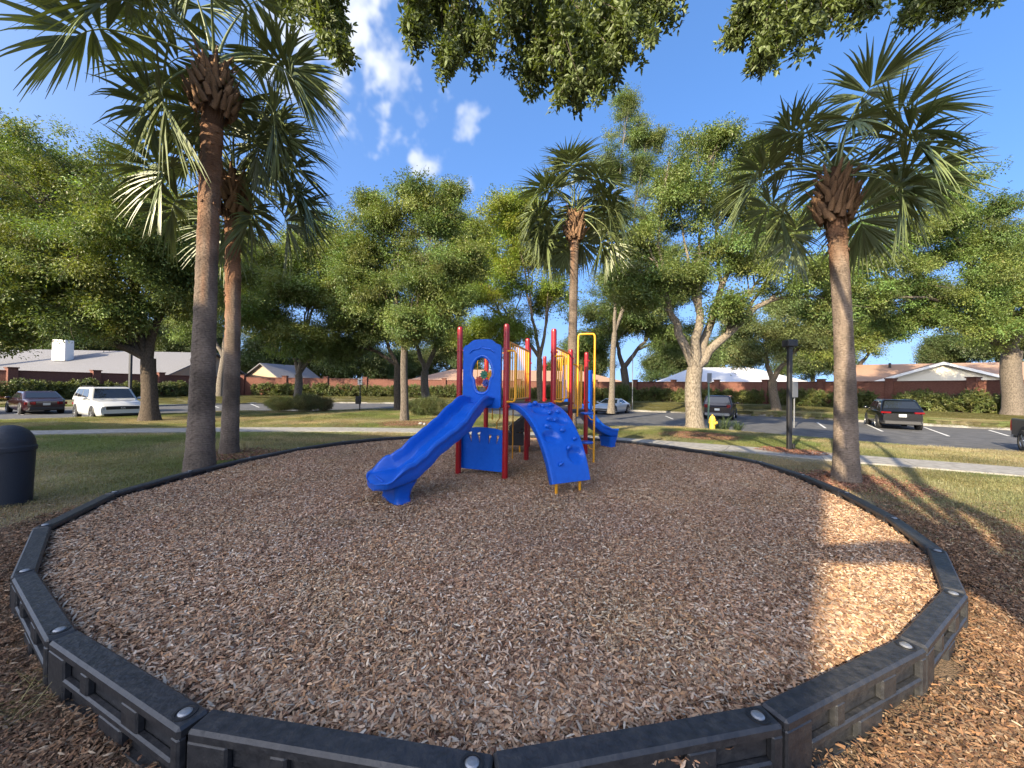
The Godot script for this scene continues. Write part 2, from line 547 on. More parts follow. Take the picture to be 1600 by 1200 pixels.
func palm(label: String, base: Vector3, r0: float, top: Vector3, r1: float, nf: int, seed_: int, red: float, fs: float, skirt: float) -> Node3D:
	rng.seed = seed_
	var t := thing("palm_tree", label, "palm", base, 0.0, "sabal palms round the mulch circle")
	var loc := top - base
	var tk := MB.new()
	var N := 110
	var bend := Vector3(rr(-0.12, 0.12), 0, rr(-0.1, 0.1))
	var rings := []
	for i in N + 1:
		var u := float(i) / N
		var ctr := loc * u + bend * sin(u * PI) + Vector3(0, -0.1 if i == 0 else 0.0, 0)
		var r := lerpf(r0, r1, smoothstep(0.0, 0.6, u)) * (1.0 + 0.28 * exp(-u * 22.0)) * (1.0 + rr(-0.012, 0.012) + (0.026 if i % 3 == 0 else 0.0))
		if u > 1.0 - red: r *= 1.0 + rr(-0.05, 0.07)
		var ring := []
		for k in 16:
			var a := TAU * k / 16
			ring.append(ctr + Vector3(cos(a), 0, sin(a)) * r * (1.0 + rr(-0.018, 0.018)))
		rings.append(ring)
	tk.loft(rings)
	for i in tk.v.size():
		var q := tk.v[i]
		var u := q.y / loc.y
		var ang := atan2(q.z - loc.z * u, q.x - loc.x * u)
		var nn := noise.get_noise_3d(cos(ang) * 60.0 + seed_ * 50.0, q.y * 42.0, sin(ang) * 60.0)
		var n2 := noise.get_noise_3d(cos(ang) * 25.0, q.y * 190.0, sin(ang) * 25.0 + 70.0)
		var f := smoothstep(-0.10, 0.16, u - (1.0 - red) + nn * 0.30)
		var cc := Color(0.27, 0.215, 0.17).lerp(Color(0.37, 0.20, 0.115), f)
		var g := 1.0 + 0.7 * n2
		tk.c[i] = Color(cc.r * g, cc.g * g, cc.b * g)
	part("trunk", tk, M.palm_skin, t)
	# boots: cut leaf bases in a spiral, wider than the trunk
	var bt := MB.new()
	for i in 100:
		var f := i / 99.0
		var a := i * 2.39996
		var y := f * 0.85
		var R := r1 * (1.25 + 1.15 * sin(clampf(f * 1.15 + 0.12, 0, 1) * PI) * (1.0 - 0.35 * f))
		var d := Vector3(cos(a), 0, sin(a))
		var s := Vector3(-sin(a), 0, cos(a))
		var g := rr(0.65, 1.3)
		bt.col = Color(0.40 * g, 0.25 * g, 0.145 * g)
		var tl := rr(-0.5, 0.5)
		var up2 := (Vector3.UP + d * rr(0.15, 0.55) + s * tl).normalized()
		var sd := (s - Vector3.UP * tl).normalized()
		var th := up2.cross(sd).normalized()
		var c0 := loc + d * R * 0.86 + Vector3.UP * (y - 0.25)
		if rng.randf() < 0.12: continue
		var rg := []
		for q in [[0.0, 0.06, 0.035], [0.09, 0.06, 0.03], [0.17, 0.042, 0.018], [rr(0.16, 0.42), rr(0.008, 0.03), 0.008]]:
			var cc: Vector3 = c0 + up2 * q[0] + d * 0.12 * q[0]
			rg.append([cc + sd * q[1] - th * q[2] * 0.3, cc + sd * q[1] * 0.5 + th * q[2], cc - sd * q[1] * 0.5 + th * q[2], cc - sd * q[1] - th * q[2] * 0.3, cc - th * q[2]])
		bt.loft(rg)
	# torn fibre hanging under the boots
	for i in 70:
		var a := rr(0, TAU)
		var d := Vector3(cos(a), 0, sin(a))
		var g := rr(0.5, 1.3)
		bt.col = Color(0.26 * g, 0.15 * g, 0.085 * g)
		var p := loc + d * r1 * rr(1.0, 1.7) + Vector3.UP * rr(-0.2, 0.35)
		var l := rr(0.1, 0.42)
		bt.tube([p, p + d * rr(-0.02, 0.05) + Vector3.DOWN * l * 0.5, p + d * rr(-0.06, 0.06) + Vector3.DOWN * l], [0.008, 0.007, 0.002], 4, false)
	# stubs of older leaves on the trunk
	for i in 26:
		var u := rr(1.0 - red * 0.8, 0.97)
		var a := rr(0, TAU)
		var d := Vector3(cos(a), 0, sin(a))
		bt.col = Color(0.30, 0.18, 0.11)
		var p := loc * u + bend * sin(u * PI) + d * r1 * 0.96
		bt.box(p, Vector3(0.05, rr(0.02, 0.05), 0.05), 0.006, Basis(Vector3.UP, rr(0, TAU)))
	bt.col = Color(0.16, 0.085, 0.045)
	bt.tube([loc + Vector3(0, -0.45, 0), loc + Vector3(0, 0.1, 0), loc + Vector3(0, 0.85, 0)], [r1 * 0.98, r1 * 1.1, r1 * 0.5], 12)
	part("boots", bt, M.boot, t)
	var face := atan2(-(CAM.z - top.z), CAM.x - top.x)
	for i in nf:
		var f := (i + 0.5) / nf
		var el := lerpf(80.0, -30.0 - skirt * 22.0, pow(f, 0.95))
		var best := 0
		for k in M.frond_el.size():
			if absf(M.frond_el[k] - el) < absf(M.frond_el[best] - el): best = k
		var o := MeshInstance3D.new()
		o.name = "frond"
		o.mesh = M.frond[best * 2 + (i % 2)]
		o.material_override = M.frondmat
		t.add_child(o, true)
		var az := i * 2.39996 + rr(-0.3, 0.3)
		var toward := wrapf(az - face, -PI, PI)
		if el < 25.0 and absf(toward) < 0.85: az = face + signf(toward) * rr(0.9, 1.3)
		o.position = loc + Vector3(cos(az), 0, -sin(az)) * r1 * 0.6 + Vector3.UP * lerpf(0.95, 0.62, f)
		o.rotation = Vector3(rr(-0.25, 0.25), az, rr(-0.12, 0.12))
		o.scale = Vector3.ONE * fs * rr(0.88, 1.1) * lerpf(0.85, 1.0, minf(1.0, f * 3.0))
	return t

# ------------------------------------------------------------------ cars (local +x is the front)
func lerp_tab(tab: Array, t: float) -> float:
	for i in tab.size() - 1:
		if t <= tab[i + 1][0]:
			return lerpf(tab[i][1], tab[i + 1][1], smoothstep(0.0, 1.0, (t - tab[i][0]) / (tab[i + 1][0] - tab[i][0])) * 0.5 + 0.5 * (t - tab[i][0]) / (tab[i + 1][0] - tab[i][0]))
	return tab[-1][1]

func rrect(x0: float, x1: float, w: float, y: float, r: float) -> Array:
	var o := []
	for q in 4:
		var cx := (x1 - r) if q == 0 or q == 3 else (x0 + r)
		var cz := (w - r) if q < 2 else -(w - r)
		for k in 4:
			var a := (q * 90.0 + k * 30.0) * PI / 180.0
			o.append(Vector3(cx + cos(a) * r, y, cz + sin(a) * r))
	return o

func car(nm: String, label: String, cat: String, at: Vector3, h: Vector2, d: Dictionary) -> Node3D:
	var t := thing(nm, label, cat, at, atan2(h.y, h.x))
	var L: float = d.L
	var W: float = d.W * 0.5
	var H: float = d.H
	var yb: float = d.get("clear", 0.24)
	var paint := mat(d.paint, 0.28, 0.0)
	paint.clearcoat_enabled = true
	paint.clearcoat = 1.0
	paint.clearcoat_roughness = 0.06
	var body := MB.new()
	var rings := []
	for i in 19:
		var s := i / 18.0
		var x := L * (0.5 - s)
		var e := absf(2.0 * s - 1.0)
		var w := W * (1.0 - 0.13 * pow(e, 7.0) - 0.02 * e)
		var yt := lerp_tab(d.top, s)
		var b := yb + 0.10 * pow(e, 8.0)
		var ring := []
		var half := [[0.0, b], [0.82, b], [0.95, b + 0.06], [1.0, b + 0.24], [1.0, lerpf(b, yt, 0.6)], [0.985, yt - 0.10], [0.94, yt - 0.035], [0.8, yt], [0.4, yt + 0.015]]
		for q in half: ring.append(Vector3(x, q[1], q[0] * w))
		ring.append(Vector3(x, yt + 0.02, 0))
		for k in range(half.size() - 1, 0, -1): ring.append(Vector3(x, half[k][1], -half[k][0] * w))
		rings.append(ring)
	body.loft(rings)
	# cabin
	var g: Array = d.cab            # [screen foot, screen top, rear top, rear foot] as shares of the length, front = 0
	var belt: float = d.belt
	var cab := []
	var xs := [L * (0.5 - g[0]), L * (0.5 - g[1]), L * (0.5 - g[2]), L * (0.5 - g[3])]
	var wb := W * 0.95
	var wt: float = W * d.get("tumble", 0.76)
	var lv := func(f: float) -> Array: return [lerpf(xs[3], xs[2], f), lerpf(xs[0], xs[1], f), lerpf(wb, wt, pow(f, 1.3)), lerpf(belt - 0.06, H - 0.05, f)]
	for f in [0.0, 0.25, 0.5, 0.75, 0.95]:
		var q: Array = lv.call(f)
		cab.append(rrect(q[0], q[1], q[2], q[3], 0.10))
	var q1: Array = lv.call(1.0)
	cab.append(rrect(q1[0] + 0.05, q1[1] - 0.05, q1[2] - 0.05, H - 0.012, 0.10))
	cab.append(rrect(q1[0] + 0.25, q1[1] - 0.25, q1[2] - 0.25, H, 0.10))
	body.loft(cab)
	part("body", body, paint, t)
	var pane := func(f0: float, f1: float, x0: Vector2, x1: Vector2, side: int, nm2: String) -> void:
		# side 0 front, 1 rear, 2 left, 3 right
		var mb := MB.new()
		var a: Array = lv.call(f0)
		var b: Array = lv.call(f1)
		var pts := []
		if side < 2:
			var ix := 1 if side == 0 else 0
			var wa: float = a[2] - 0.11
			var wb2: float = b[2] - 0.12
			pts = [Vector3(a[ix], a[3], -wa), Vector3(a[ix], a[3], wa), Vector3(b[ix], b[3], wb2), Vector3(b[ix], b[3], -wb2)]
		else:
			var s := -1.0 if side == 2 else 1.0
			pts = [Vector3(lerpf(a[0], a[1], x0.x), a[3], s * a[2]), Vector3(lerpf(a[0], a[1], x0.y), a[3], s * a[2]), Vector3(lerpf(b[0], b[1], x1.y), b[3], s * b[2]), Vector3(lerpf(b[0], b[1], x1.x), b[3], s * b[2])]
		var nn: Vector3 = (pts[1] - pts[0]).cross(pts[3] - pts[0]).normalized()
		var out := Vector3(1 if side == 0 else (-1 if side == 1 else 0), 0.2, 0 if side < 2 else (-1 if side == 2 else 1))
		if nn.dot(out) < 0: nn = -nn
		for k in 4: pts[k] += nn * 0.014
		mb.quad(pts[0], pts[1], pts[2], pts[3], nn)
		for k in 4: mb.quad(pts[k], pts[(k + 1) % 4], pts[(k + 1) % 4] - nn * 0.03, pts[k] - nn * 0.03, (pts[k] + pts[(k + 1) % 4]) * 0.5 - (pts[0] + pts[2]) * 0.5)
		part(nm2, mb, M.carglass, t)
	pane.call(0.2, 0.94, Vector2.ZERO, Vector2.ZERO, 0, "windscreen")
	pane.call(0.28, 0.9, Vector2.ZERO, Vector2.ZERO, 1, "rear_window")
	for s in [2, 3]:
		pane.call(0.26, 0.9, Vector2(0.55, 0.90), Vector2(0.55, 0.88), s, "side_window")
		pane.call(0.26, 0.9, Vector2(0.27, 0.52), Vector2(0.27, 0.52), s, "side_window")
		if d.get("third", false): pane.call(0.3, 0.9, Vector2(0.07, 0.24), Vector2(0.09, 0.24), s, "side_window")
	# wheels
	var wr: float = d.get("wheel", 0.35)
	for fx in d.axles:
		for s in [-1.0, 1.0]:
			var x: float = L * (0.5 - fx)
			var ar := MB.new()
			ar.lathe([Vector2(0, 0.012), Vector2(wr + 0.055, 0.012), Vector2(wr + 0.07, 0.0), Vector2(wr + 0.07, -0.03)], 24, Transform3D(Basis(Vector3.RIGHT, PI / 2 * s), Vector3(x, wr + 0.01, s * (W - 0.008))))
			part("wheel_arch", ar, M.black, t)
			var ty := MB.new()
			var wx := Transform3D(Basis(Vector3.RIGHT, PI / 2 * s), Vector3(x, wr, s * (W - 0.17)))
			ty.lathe([Vector2(wr * 0.66, -0.05), Vector2(wr * 0.93, -0.05), Vector2(wr, -0.02), Vector2(wr, 0.15), Vector2(wr * 0.94, 0.19), Vector2(wr * 0.68, 0.20), Vector2(wr * 0.64, 0.17)], 28, wx)
			var wheel := part("wheel", ty, M.rubber, t)
			var rim := MB.new()
			rim.lathe([Vector2(0.0, 0.165), Vector2(0.06, 0.165), Vector2(0.07, 0.15), Vector2(wr * 0.62, 0.13), Vector2(wr * 0.66, 0.19), Vector2(wr * 0.70, 0.195)], 24, wx)
			for k in 5:
				var a := TAU * k / 5.0
				rim.box(wx * Vector3(cos(a) * wr * 0.36, 0.16, sin(a) * wr * 0.36), Vector3(wr * 0.55, 0.03, 0.05), 0.008, wx.basis * Basis(Vector3.UP, -a))
			part("rim", rim, d.get("rim", M.alloy), wheel)
	# front: grille, lamps, bumper
	var fy := lerp_tab(d.top, 0.02)
	var ry := lerp_tab(d.top, 0.985)
	var fx2 := L * 0.5
	var b1 := MB.new()
	b1.box(Vector3(fx2 + 0.005, lerpf(yb, fy, 0.70), 0), Vector3(0.05, (fy - yb) * 0.24, W * 1.3), 0.015)
	var gr := part("grille", b1, M.black, t)
	if d.has("mark"):
		var tm := TextMesh.new()
		tm.text = d.mark
		tm.font_size = 16
		tm.pixel_size = 0.0075
		tm.depth = 0.012
		var e := MeshInstance3D.new()
		e.name = "emblem"
		e.mesh = tm
		e.material_override = M.alloy
		e.position = Vector3(fx2 + 0.037, lerpf(yb, fy, 0.70), 0)
		e.rotation.y = PI / 2
		gr.add_child(e)
	var lo := MB.new()
	lo.box(Vector3(fx2 - 0.01, yb + 0.14, 0), Vector3(0.06, 0.11, W * 1.45), 0.02)
	part("air_intake", lo, M.black, t)
	for s in [-1.0, 1.0]:
		var hl := MB.new()
		hl.box(Vector3(fx2 - 0.07, lerpf(yb, fy, 0.66), s * W * 0.78), Vector3(0.12, (fy - yb) * 0.24, W * 0.2), 0.02, Basis(Vector3.UP, -s * 0.35))
		part("headlight", hl, M.lampglass, t)
		var tl := MB.new()
		tl.box(Vector3(-fx2 + 0.055, lerpf(yb, ry, d.get("taily", 0.74)), s * W * 0.72), Vector3(0.12, d.get("tailh", 0.14), W * d.get("tailw", 0.42)), 0.02, Basis(Vector3.UP, s * 0.28))
		part("tail_light", tl, M.tail, t)
		var mi := MB.new()
		mi.ball(Vector3(L * (0.5 - g[0]) - 0.28, belt + 0.06, s * (W + 0.1)), Vector3(0.07, 0.075, 0.12))
		mi.tube([Vector3(L * (0.5 - g[0]) - 0.28, belt + 0.0, s * (W - 0.12)), Vector3(L * (0.5 - g[0]) - 0.28, belt + 0.04, s * (W + 0.05))], [0.03, 0.025], 6)
		part("mirror", mi, paint, t)
	var rb := MB.new()
	rb.box(Vector3(-fx2 + 0.01, yb + 0.17, 0), Vector3(0.09, 0.2, W * 1.6), 0.03)
	part("rear_bumper", rb, d.get("bumper", M.darkplastic), t)
	if d.has("strip"):
		var sp := MB.new()
		sp.box(Vector3(-fx2 + 0.012, lerpf(yb, ry, d.strip), 0), Vector3(0.03, 0.035, W * 0.95), 0.008)
		part("chrome_strip", sp, M.alloy, t)
	var pl := MB.new()
	pl.box(Vector3(-fx2 - 0.004, lerpf(yb, ry, d.get("platey", 0.62)), 0), Vector3(0.02, 0.15, 0.31), 0.004)
	part("number_plate", pl, M.plate, t)
	if d.has("rails"):
		for s in [-1.0, 1.0]:
			var rl := MB.new()
			rl.tube([Vector3(xs[2] + 0.15, H - 0.02, s * (wt - 0.12)), Vector3(xs[2] + 0.2, H + 0.035, s * (wt - 0.12)), Vector3(xs[1] - 0.25, H + 0.035, s * (wt - 0.12)), Vector3(xs[1] - 0.2, H - 0.02, s * (wt - 0.12))], [0.018, 0.018, 0.018, 0.018], 6)
			part("roof_rail", rl, M.black, t)
	return t

func pickup(label: String, at: Vector3, h: Vector2) -> void:
	var t := thing("pickup_truck", label, "truck", at, atan2(h.y, h.x))
	var paint := mat(Color(0.02, 0.021, 0.024), 0.25)
	paint.clearcoat_enabled = true
	var W := 0.98
	var cab := MB.new()
	cab.box(Vector3(2.1, 0.86, 0), Vector3(1.5, 0.7, W * 1.95), 0.08)
	cab.box(Vector3(0.55, 0.86, 0), Vector3(2.0, 0.74, W * 2.0), 0.06)
	var rings := []
	for q in [[1.25, -0.45, 1.0, 1.2], [0.95, -0.42, 0.9, 1.55], [0.5, -0.35, 0.78, 1.86], [0.4, -0.25, 0.6, 1.89]]:
		rings.append(rrect(q[1], q[0] + 0.35, q[2] * W, q[3], 0.1))
	cab.loft(rings)
	part("cab", cab, paint, t)
	var bed := MB.new()
	for s in [-1.0, 1.0]: bed.box(Vector3(-1.65, 0.86, s * (W - 0.05)), Vector3(2.3, 0.62, 0.1), 0.03)
	bed.box(Vector3(-1.65, 0.6, 0), Vector3(2.3, 0.08, W * 1.8), 0.01)
	part("bed", bed, paint, t)
	var tg := MB.new()
	tg.box(Vector3(-2.83, 0.87, 0), Vector3(0.07, 0.55, W * 1.6), 0.02)
	part("tailgate", tg, paint, t)
	var bp := MB.new()
	bp.box(Vector3(-2.95, 0.52, 0), Vector3(0.16, 0.16, W * 1.9), 0.03)
	part("rear_bumper", bp, M.alloy, t)
	for s in [-1.0, 1.0]:
		var tl := MB.new()
		tl.box(Vector3(-2.82, 0.9, s * (W - 0.06)), Vector3(0.06, 0.4, 0.14), 0.015)
		part("tail_light", tl, M.tail, t)
		var win := MB.new()
		win.box(Vector3(0.6, 1.5, s * (W * 0.86)), Vector3(1.4, 0.42, 0.02), 0.004, Basis(Vector3.RIGHT, -s * 0.25))
		part("side_window", win, M.carglass, t)
		for x in [-1.75, 1.95]:
			var ar := MB.new()
			ar.lathe([Vector2(0, 0.014), Vector2(0.48, 0.014), Vector2(0.5, 0.0), Vector2(0.5, -0.03)], 24, Transform3D(Basis(Vector3.RIGHT, PI / 2 * s), Vector3(x, 0.44, s * W)))
			part("wheel_arch", ar, M.black, t)
			var wx := Transform3D(Basis(Vector3.RIGHT, PI / 2 * s), Vector3(x, 0.4, s * (W - 0.15)))
			var ty := MB.new()
			ty.lathe([Vector2(0.26, -0.05), Vector2(0.37, -0.05), Vector2(0.4, -0.02), Vector2(0.4, 0.16), Vector2(0.38, 0.2), Vector2(0.27, 0.21), Vector2(0.25, 0.18)], 28, wx)
			var wheel := part("wheel", ty, M.rubber, t)
			var rim := MB.new()
			rim.lathe([Vector2(0, 0.19), Vector2(0.07, 0.19), Vector2(0.08, 0.15), Vector2(0.24, 0.13), Vector2(0.27, 0.2)], 24, wx)
			for k in 6:
				var a := TAU * k / 6.0
				rim.box(wx * Vector3(cos(a) * 0.15, 0.165, sin(a) * 0.15), Vector3(0.2, 0.035, 0.06), 0.01, wx.basis * Basis(Vector3.UP, -a))
			part("rim", rim, M.alloy, wheel)
	part("rear_window", (func() -> MB:
		var b := MB.new()
		b.box(Vector3(-0.36, 1.52, 0), Vector3(0.02, 0.36, 1.3), 0.004, Basis(Vector3.BACK, -0.12))
		return b).call(), M.carglass, t)

# ------------------------------------------------------------------ play structure
func bar_rail(parent: Node, a: Vector3, b: Vector3, y0: float, y1: float, n: int) -> void:
	# a barrier: frame of pipe with upright bars, each bar a piece
	var fr := MB.new()
	var A := a + Vector3.UP * y0
	var B := b + Vector3.UP * y0
	var C := b + Vector3.UP * y1
	var D := a + Vector3.UP * y1
	fr.pipe([A, B], 0.016, 6)
	fr.pipe([D, C], 0.019, 6)
	fr.pipe([A, D], 0.019, 6)
	fr.pipe([B, C], 0.019, 6)
	var f := part("barrier", fr, M.yellow, parent)
	var one := MB.new()
	one.tube([Vector3(0, y0 + 0.005, 0), Vector3(0, y1 - 0.005, 0)], [0.0115, 0.0115], 6)
	var m := one.mesh()
	for i in range(1, n):
		var o := part("bar", m, M.yellow, f)
		o.position = a.lerp(b, float(i) / n)

func loop(parent: Node, p: Vector3, d: Vector3, y0: float, y1: float, reach: float) -> void:
	var mb := MB.new()
	var r := 0.06
	mb.pipe([p + Vector3.UP * y1, p + d * (reach - r) + Vector3.UP * y1, p + d * (reach - 0.015) + Vector3.UP * (y1 - 0.02), p + d * reach + Vector3.UP * (y1 - r), p + d * reach + Vector3.UP * (y0 + r), p + d * (reach - 0.015) + Vector3.UP * (y0 + 0.02), p + d * (reach - r) + Vector3.UP * y0, p + Vector3.UP * y0], 0.017, 8)
	part("grab_handle", mb, M.yellow, parent)

func slide_sections(pts: Array, ws: Array, depth: Array, rimh: Array) -> Array:
	var rings := []
	for i in pts.size():
		var a: Vector3 = pts[maxi(i - 1, 0)]
		var b: Vector3 = pts[mini(i + 1, pts.size() - 1)]
		var d := (b - a).normalized()
		var s := d.cross(Vector3.UP).normalized()
		var u := s.cross(d).normalized()
		var w: float = ws[i]
		var h: float = rimh[i]
		var k: float = depth[i]
		var prof := [[0.0, 0.0], [0.5, 0.0], [0.68, 0.015], [0.80, 0.07 * h], [0.86, 0.5 * h], [0.89, 0.88 * h], [0.93, h], [1.0, h * 1.02], [1.06, h * 0.97], [1.085, h * 0.82], [1.06, h * 0.66], [1.0, h * 0.62], [0.98, 0.3 * h], [0.94, -k * 0.4], [0.82, -k * 0.85], [0.6, -k]]
		var ring := []
		for q in prof: ring.append(pts[i] + s * q[0] * w + u * q[1])
		ring.append(pts[i] - u * k)
		for j in range(prof.size() - 1, 0, -1): ring.append(pts[i] - s * prof[j][0] * w + u * prof[j][1])
		rings.append(ring)
	return rings

func gear(parent: Node, ctr: Vector3, bs: Basis, r: float, teeth: int, m: Material) -> void:
	var poly := PackedVector2Array()
	for i in teeth * 4:
		var a := TAU * i / (teeth * 4)
		var q := r if i % 4 < 2 else r * 0.76
		poly.append(Vector2(cos(a), sin(a)) * q)
	var mb := MB.new()
	mb.extrude(poly, 0.02, Transform3D(bs, ctr))
	mb.lathe([Vector2(r * 0.3, 0.0), Vector2(r * 0.28, 0.025), Vector2(0, 0.028)], 10, Transform3D(bs * Basis(Vector3.RIGHT, PI / 2), ctr))
	part("gear", mb, m, parent)

func play_structure() -> void:
	var t := thing("play_structure", "red, blue and yellow playground climbing structure with wavy blue slide and curved climbing panel", "play structure")
	var A := P(-0.93, 6.8); var B := P(-0.10, 6.43); var E := P(0.74, 6.88); var C := P(0.32, 8.1); var G := P(-0.56, 8.4)
	var Hh := P(1.26, 8.3); var I := P(1.72, 8.92); var J := P(0.44, 10.0); var D := P(0.93, 11.0); var K := P(1.62, 10.5)
	var dk := 1.25
	var d2 := 1.05
	for q in [[A, 2.60], [B, 2.60], [E, 2.60], [C, 2.58], [G, 2.58], [Hh, 2.38], [I, 2.38], [J, 2.58], [D, 2.45], [K, 2.4]]:
		var mb := MB.new()
		var h: float = q[1]
		mb.lathe([Vector2(0.05, -0.2), Vector2(0.05, h - 0.05), Vector2(0.046, h - 0.02), Vector2(0.032, h - 0.004), Vector2(0.0, h)], 18, Transform3D(Basis(), q[0]))
		var po := part("post", mb, M.red, t)
		for y in [dk - 0.05, 2.16]:
			var cl := MB.new()
			cl.lathe([Vector2(0.05, y), Vector2(0.058, y + 0.003), Vector2(0.058, y + 0.035), Vector2(0.05, y + 0.038)], 18, Transform3D(Basis(), q[0]))
			cl.box(q[0] + Vector3(0.055, y + 0.019, 0.03), Vector3(0.03, 0.03, 0.03), 0.004)
			part("clamp", cl, M.red, po)
	var deck := MB.new()
	var poly := PackedVector2Array()
	for q in [A, B, E, Hh, C, G]: poly.append(Vector2(q.x, q.z))
	deck.extrude(poly, 0.06, Transform3D(Basis(Vector3.RIGHT, PI / 2), Vector3(0, dk - 0.03, 0)))
	part("deck", deck, M.deck, t)
	var deck2 := MB.new()
	var poly2 := PackedVector2Array()
	for q in [C, Hh, I, K, D, J]: poly2.append(Vector2(q.x, q.z))
	deck2.extrude(poly2, 0.06, Transform3D(Basis(Vector3.RIGHT, PI / 2), Vector3(0, d2 - 0.03, 0)))
	part("deck", deck2, M.deck, t)
	# --- entrance panel above the slide: arched board with a keyhole opening
	var ab := (B - A).normalized()
	var out := ab.cross(Vector3.UP).normalized()
	if out.z < 0: out = -out
	var mid := (A + B) * 0.5
	var pb := Basis(ab, Vector3.UP, ab.cross(Vector3.UP))
	var px := Transform3D(pb, mid)
	var outer := []
	var inner := []
	var cc := Vector2(0, 1.76)
	for i in 64:
		var a := TAU * i / 64
		var d := Vector2(cos(a), sin(a))
		# outer edge by marching
		var r := 0.05
		while r < 1.0:
			var q := cc + d * (r + 0.005)
			var topy := 2.26 + 0.10 * smoothstep(0.32, 0.16, absf(q.x)) * sqrt(maxf(0.0, 1.0 - pow(q.x / 0.40, 2.0)))
			if absf(q.x) > 0.37 or q.y < 1.18 or q.y > topy: break
			r += 0.005
		outer.append(cc + d * r)
		var rx := 0.21 if d.y > -0.1 else lerpf(0.21, 0.165, smoothstep(0.1, 0.6, -d.y))
		var ry := 0.30 if d.y > 0 else 0.33
		var e := 2.0 if d.y > 0 else 2.8
		inner.append(cc + d / pow(pow(absf(d.x) / rx, e) + pow(absf(d.y) / ry, e), 1.0 / e))
	var pan := MB.new()
	pan.ring_panel(outer, inner, 0.05, px)
	var panel := part("entry_panel", pan, M.blue, t)
	var lip := MB.new()
	var lp := []
	for i in 65: lp.append(px * Vector3(inner[i % 64].x * 1.03, cc.y + (inner[i % 64].y - cc.y) * 1.03, 0.0))
	lip.pipe(lp, 0.034, 6)
	part("opening_rim", lip, M.blue, panel)
	var wv := MB.new()
	for s in [-1.0, 1.0]:
		wv.pipe([px * Vector3(s * 0.24, 2.13, -0.026), px * Vector3(s * 0.17, 2.18, -0.03), px * Vector3(s * 0.08, 2.19, -0.026), px * Vector3(s * 0.02, 2.21, -0.026)], 0.014, 6)
		wv.pipe([px * Vector3(s * 0.24, 2.13, 0.026), px * Vector3(s * 0.17, 2.18, 0.03), px * Vector3(s * 0.08, 2.19, 0.026), px * Vector3(s * 0.02, 2.21, 0.026)], 0.014, 6)
	part("wave_relief", wv, M.blue, panel)
	# gear play panel at the back of the deck
	var gx := Transform3D(pb, P(-0.50, 7.55))
	var fr := MB.new()
	fr.pipe([gx * Vector3(-0.4, 1.25, 0), gx * Vector3(0.4, 1.25, 0), gx * Vector3(0.4, 2.2, 0), gx * Vector3(-0.4, 2.2, 0), gx * Vector3(-0.4, 1.25, 0)], 0.016, 6)
	for x in [-0.2, -0.02, 0.13]: fr.pipe([gx * Vector3(x, 1.25, 0.012), gx * Vector3(x, 2.2, 0.012)], 0.006, 5)
	var gp_ := part("gear_panel", fr, M.yellow, t)
	var gz := -0.03 if pb.z.z < 0 else 0.03
	gear(gp_, gx * Vector3(-0.15, 1.66, gz), pb, 0.095, 9, M.gear_red)
	gear(gp_, gx * Vector3(0.0, 1.62, gz), pb, 0.08, 8, M.gear_blue)
	gear(gp_, gx * Vector3(0.13, 1.76, gz), pb, 0.11, 10, M.yellow)
	gear(gp_, gx * Vector3(0.12, 1.50, gz), pb, 0.10, 9, M.gear_red)
	gear(gp_, gx * Vector3(-0.04, 1.78, gz), pb, 0.09, 9, M.gear_green)
	gear(gp_, gx * Vector3(-0.06, 1.46, gz), pb, 0.085, 8, M.gear_grey)
	gear(gp_, gx * Vector3(-0.14, 1.37, gz), pb, 0.06, 8, M.gear_green)
	gear(gp_, gx * Vector3(0.2, 1.37, gz), pb, 0.06, 8, M.gear_blue)
	# --- wavy slide
	var s0 := mid + out * 0.02
	var s3 := P(-1.76, 5.10)
	var s1 := s0 + out * 0.75
	var s2 := s3 + Vector3(0.50, 0, -0.34)
	var hs := [[0.0, 1.27], [0.08, 1.25], [0.22, 1.07], [0.36, 0.86], [0.46, 0.745], [0.58, 0.62], [0.70, 0.445], [0.80, 0.345], [0.90, 0.325], [1.0, 0.295]]
	var pts := []
	var ws := []
	var dp_ := []
	var rh := []
	for i in 41:
		var u := i / 40.0
		var q := s0.bezier_interpolate(s1, s2, s3, u)
		q.y = lerp_tab(hs, u)
		pts.append(q)
		ws.append(lerpf(lerpf(0.24, 0.31, smoothstep(0.1, 0.4, u)), 0.41, smoothstep(0.6, 0.95, u)))
		dp_.append(lerpf(0.04, 0.10, smoothstep(0.6, 1.0, u)))
		rh.append(lerpf(lerpf(0.10, 0.20, smoothstep(0.0, 0.15, u)), 0.035, smoothstep(0.84, 1.0, u)))
	var sl := MB.new()
	var sec := slide_sections(pts, ws, dp_, rh)
	# rounded nose
	var last: Vector3 = pts[-1]
	var dir: Vector3 = (pts[-1] - pts[-2]).normalized()
	for q in [[0.04, 0.86, 0.0], [0.075, 0.66, -0.01], [0.095, 0.42, -0.03]]:
		var ring := []
		for p in sec[40]:
			var o: Vector3 = p - last
			ring.append(last + dir * q[0] + Vector3.UP * q[2] + Vector3(o.x * q[1], o.y * (0.5 + q[1] * 0.5) , o.z * q[1]))
		sec.append(ring)
	sl.loft(sec)
	var slide := part("slide", sl, M.blue, t)
	var ft := MB.new()
	var fc := P(-1.56, 5.26)
	var fb := Basis(Vector3.UP, 0.75)
	var rings := []
	for q in [[-0.02, 0.25, 0.12], [0.06, 0.23, 0.11], [0.16, 0.25, 0.13], [0.27, 0.31, 0.17]]:
		var ring := []
		for p in rrect(-q[2], q[2], q[1], q[0], 0.07): ring.append(fc + fb * p)
		rings.append(ring)
	ft.loft(rings)
	part("slide_foot", ft, M.blue, slide)
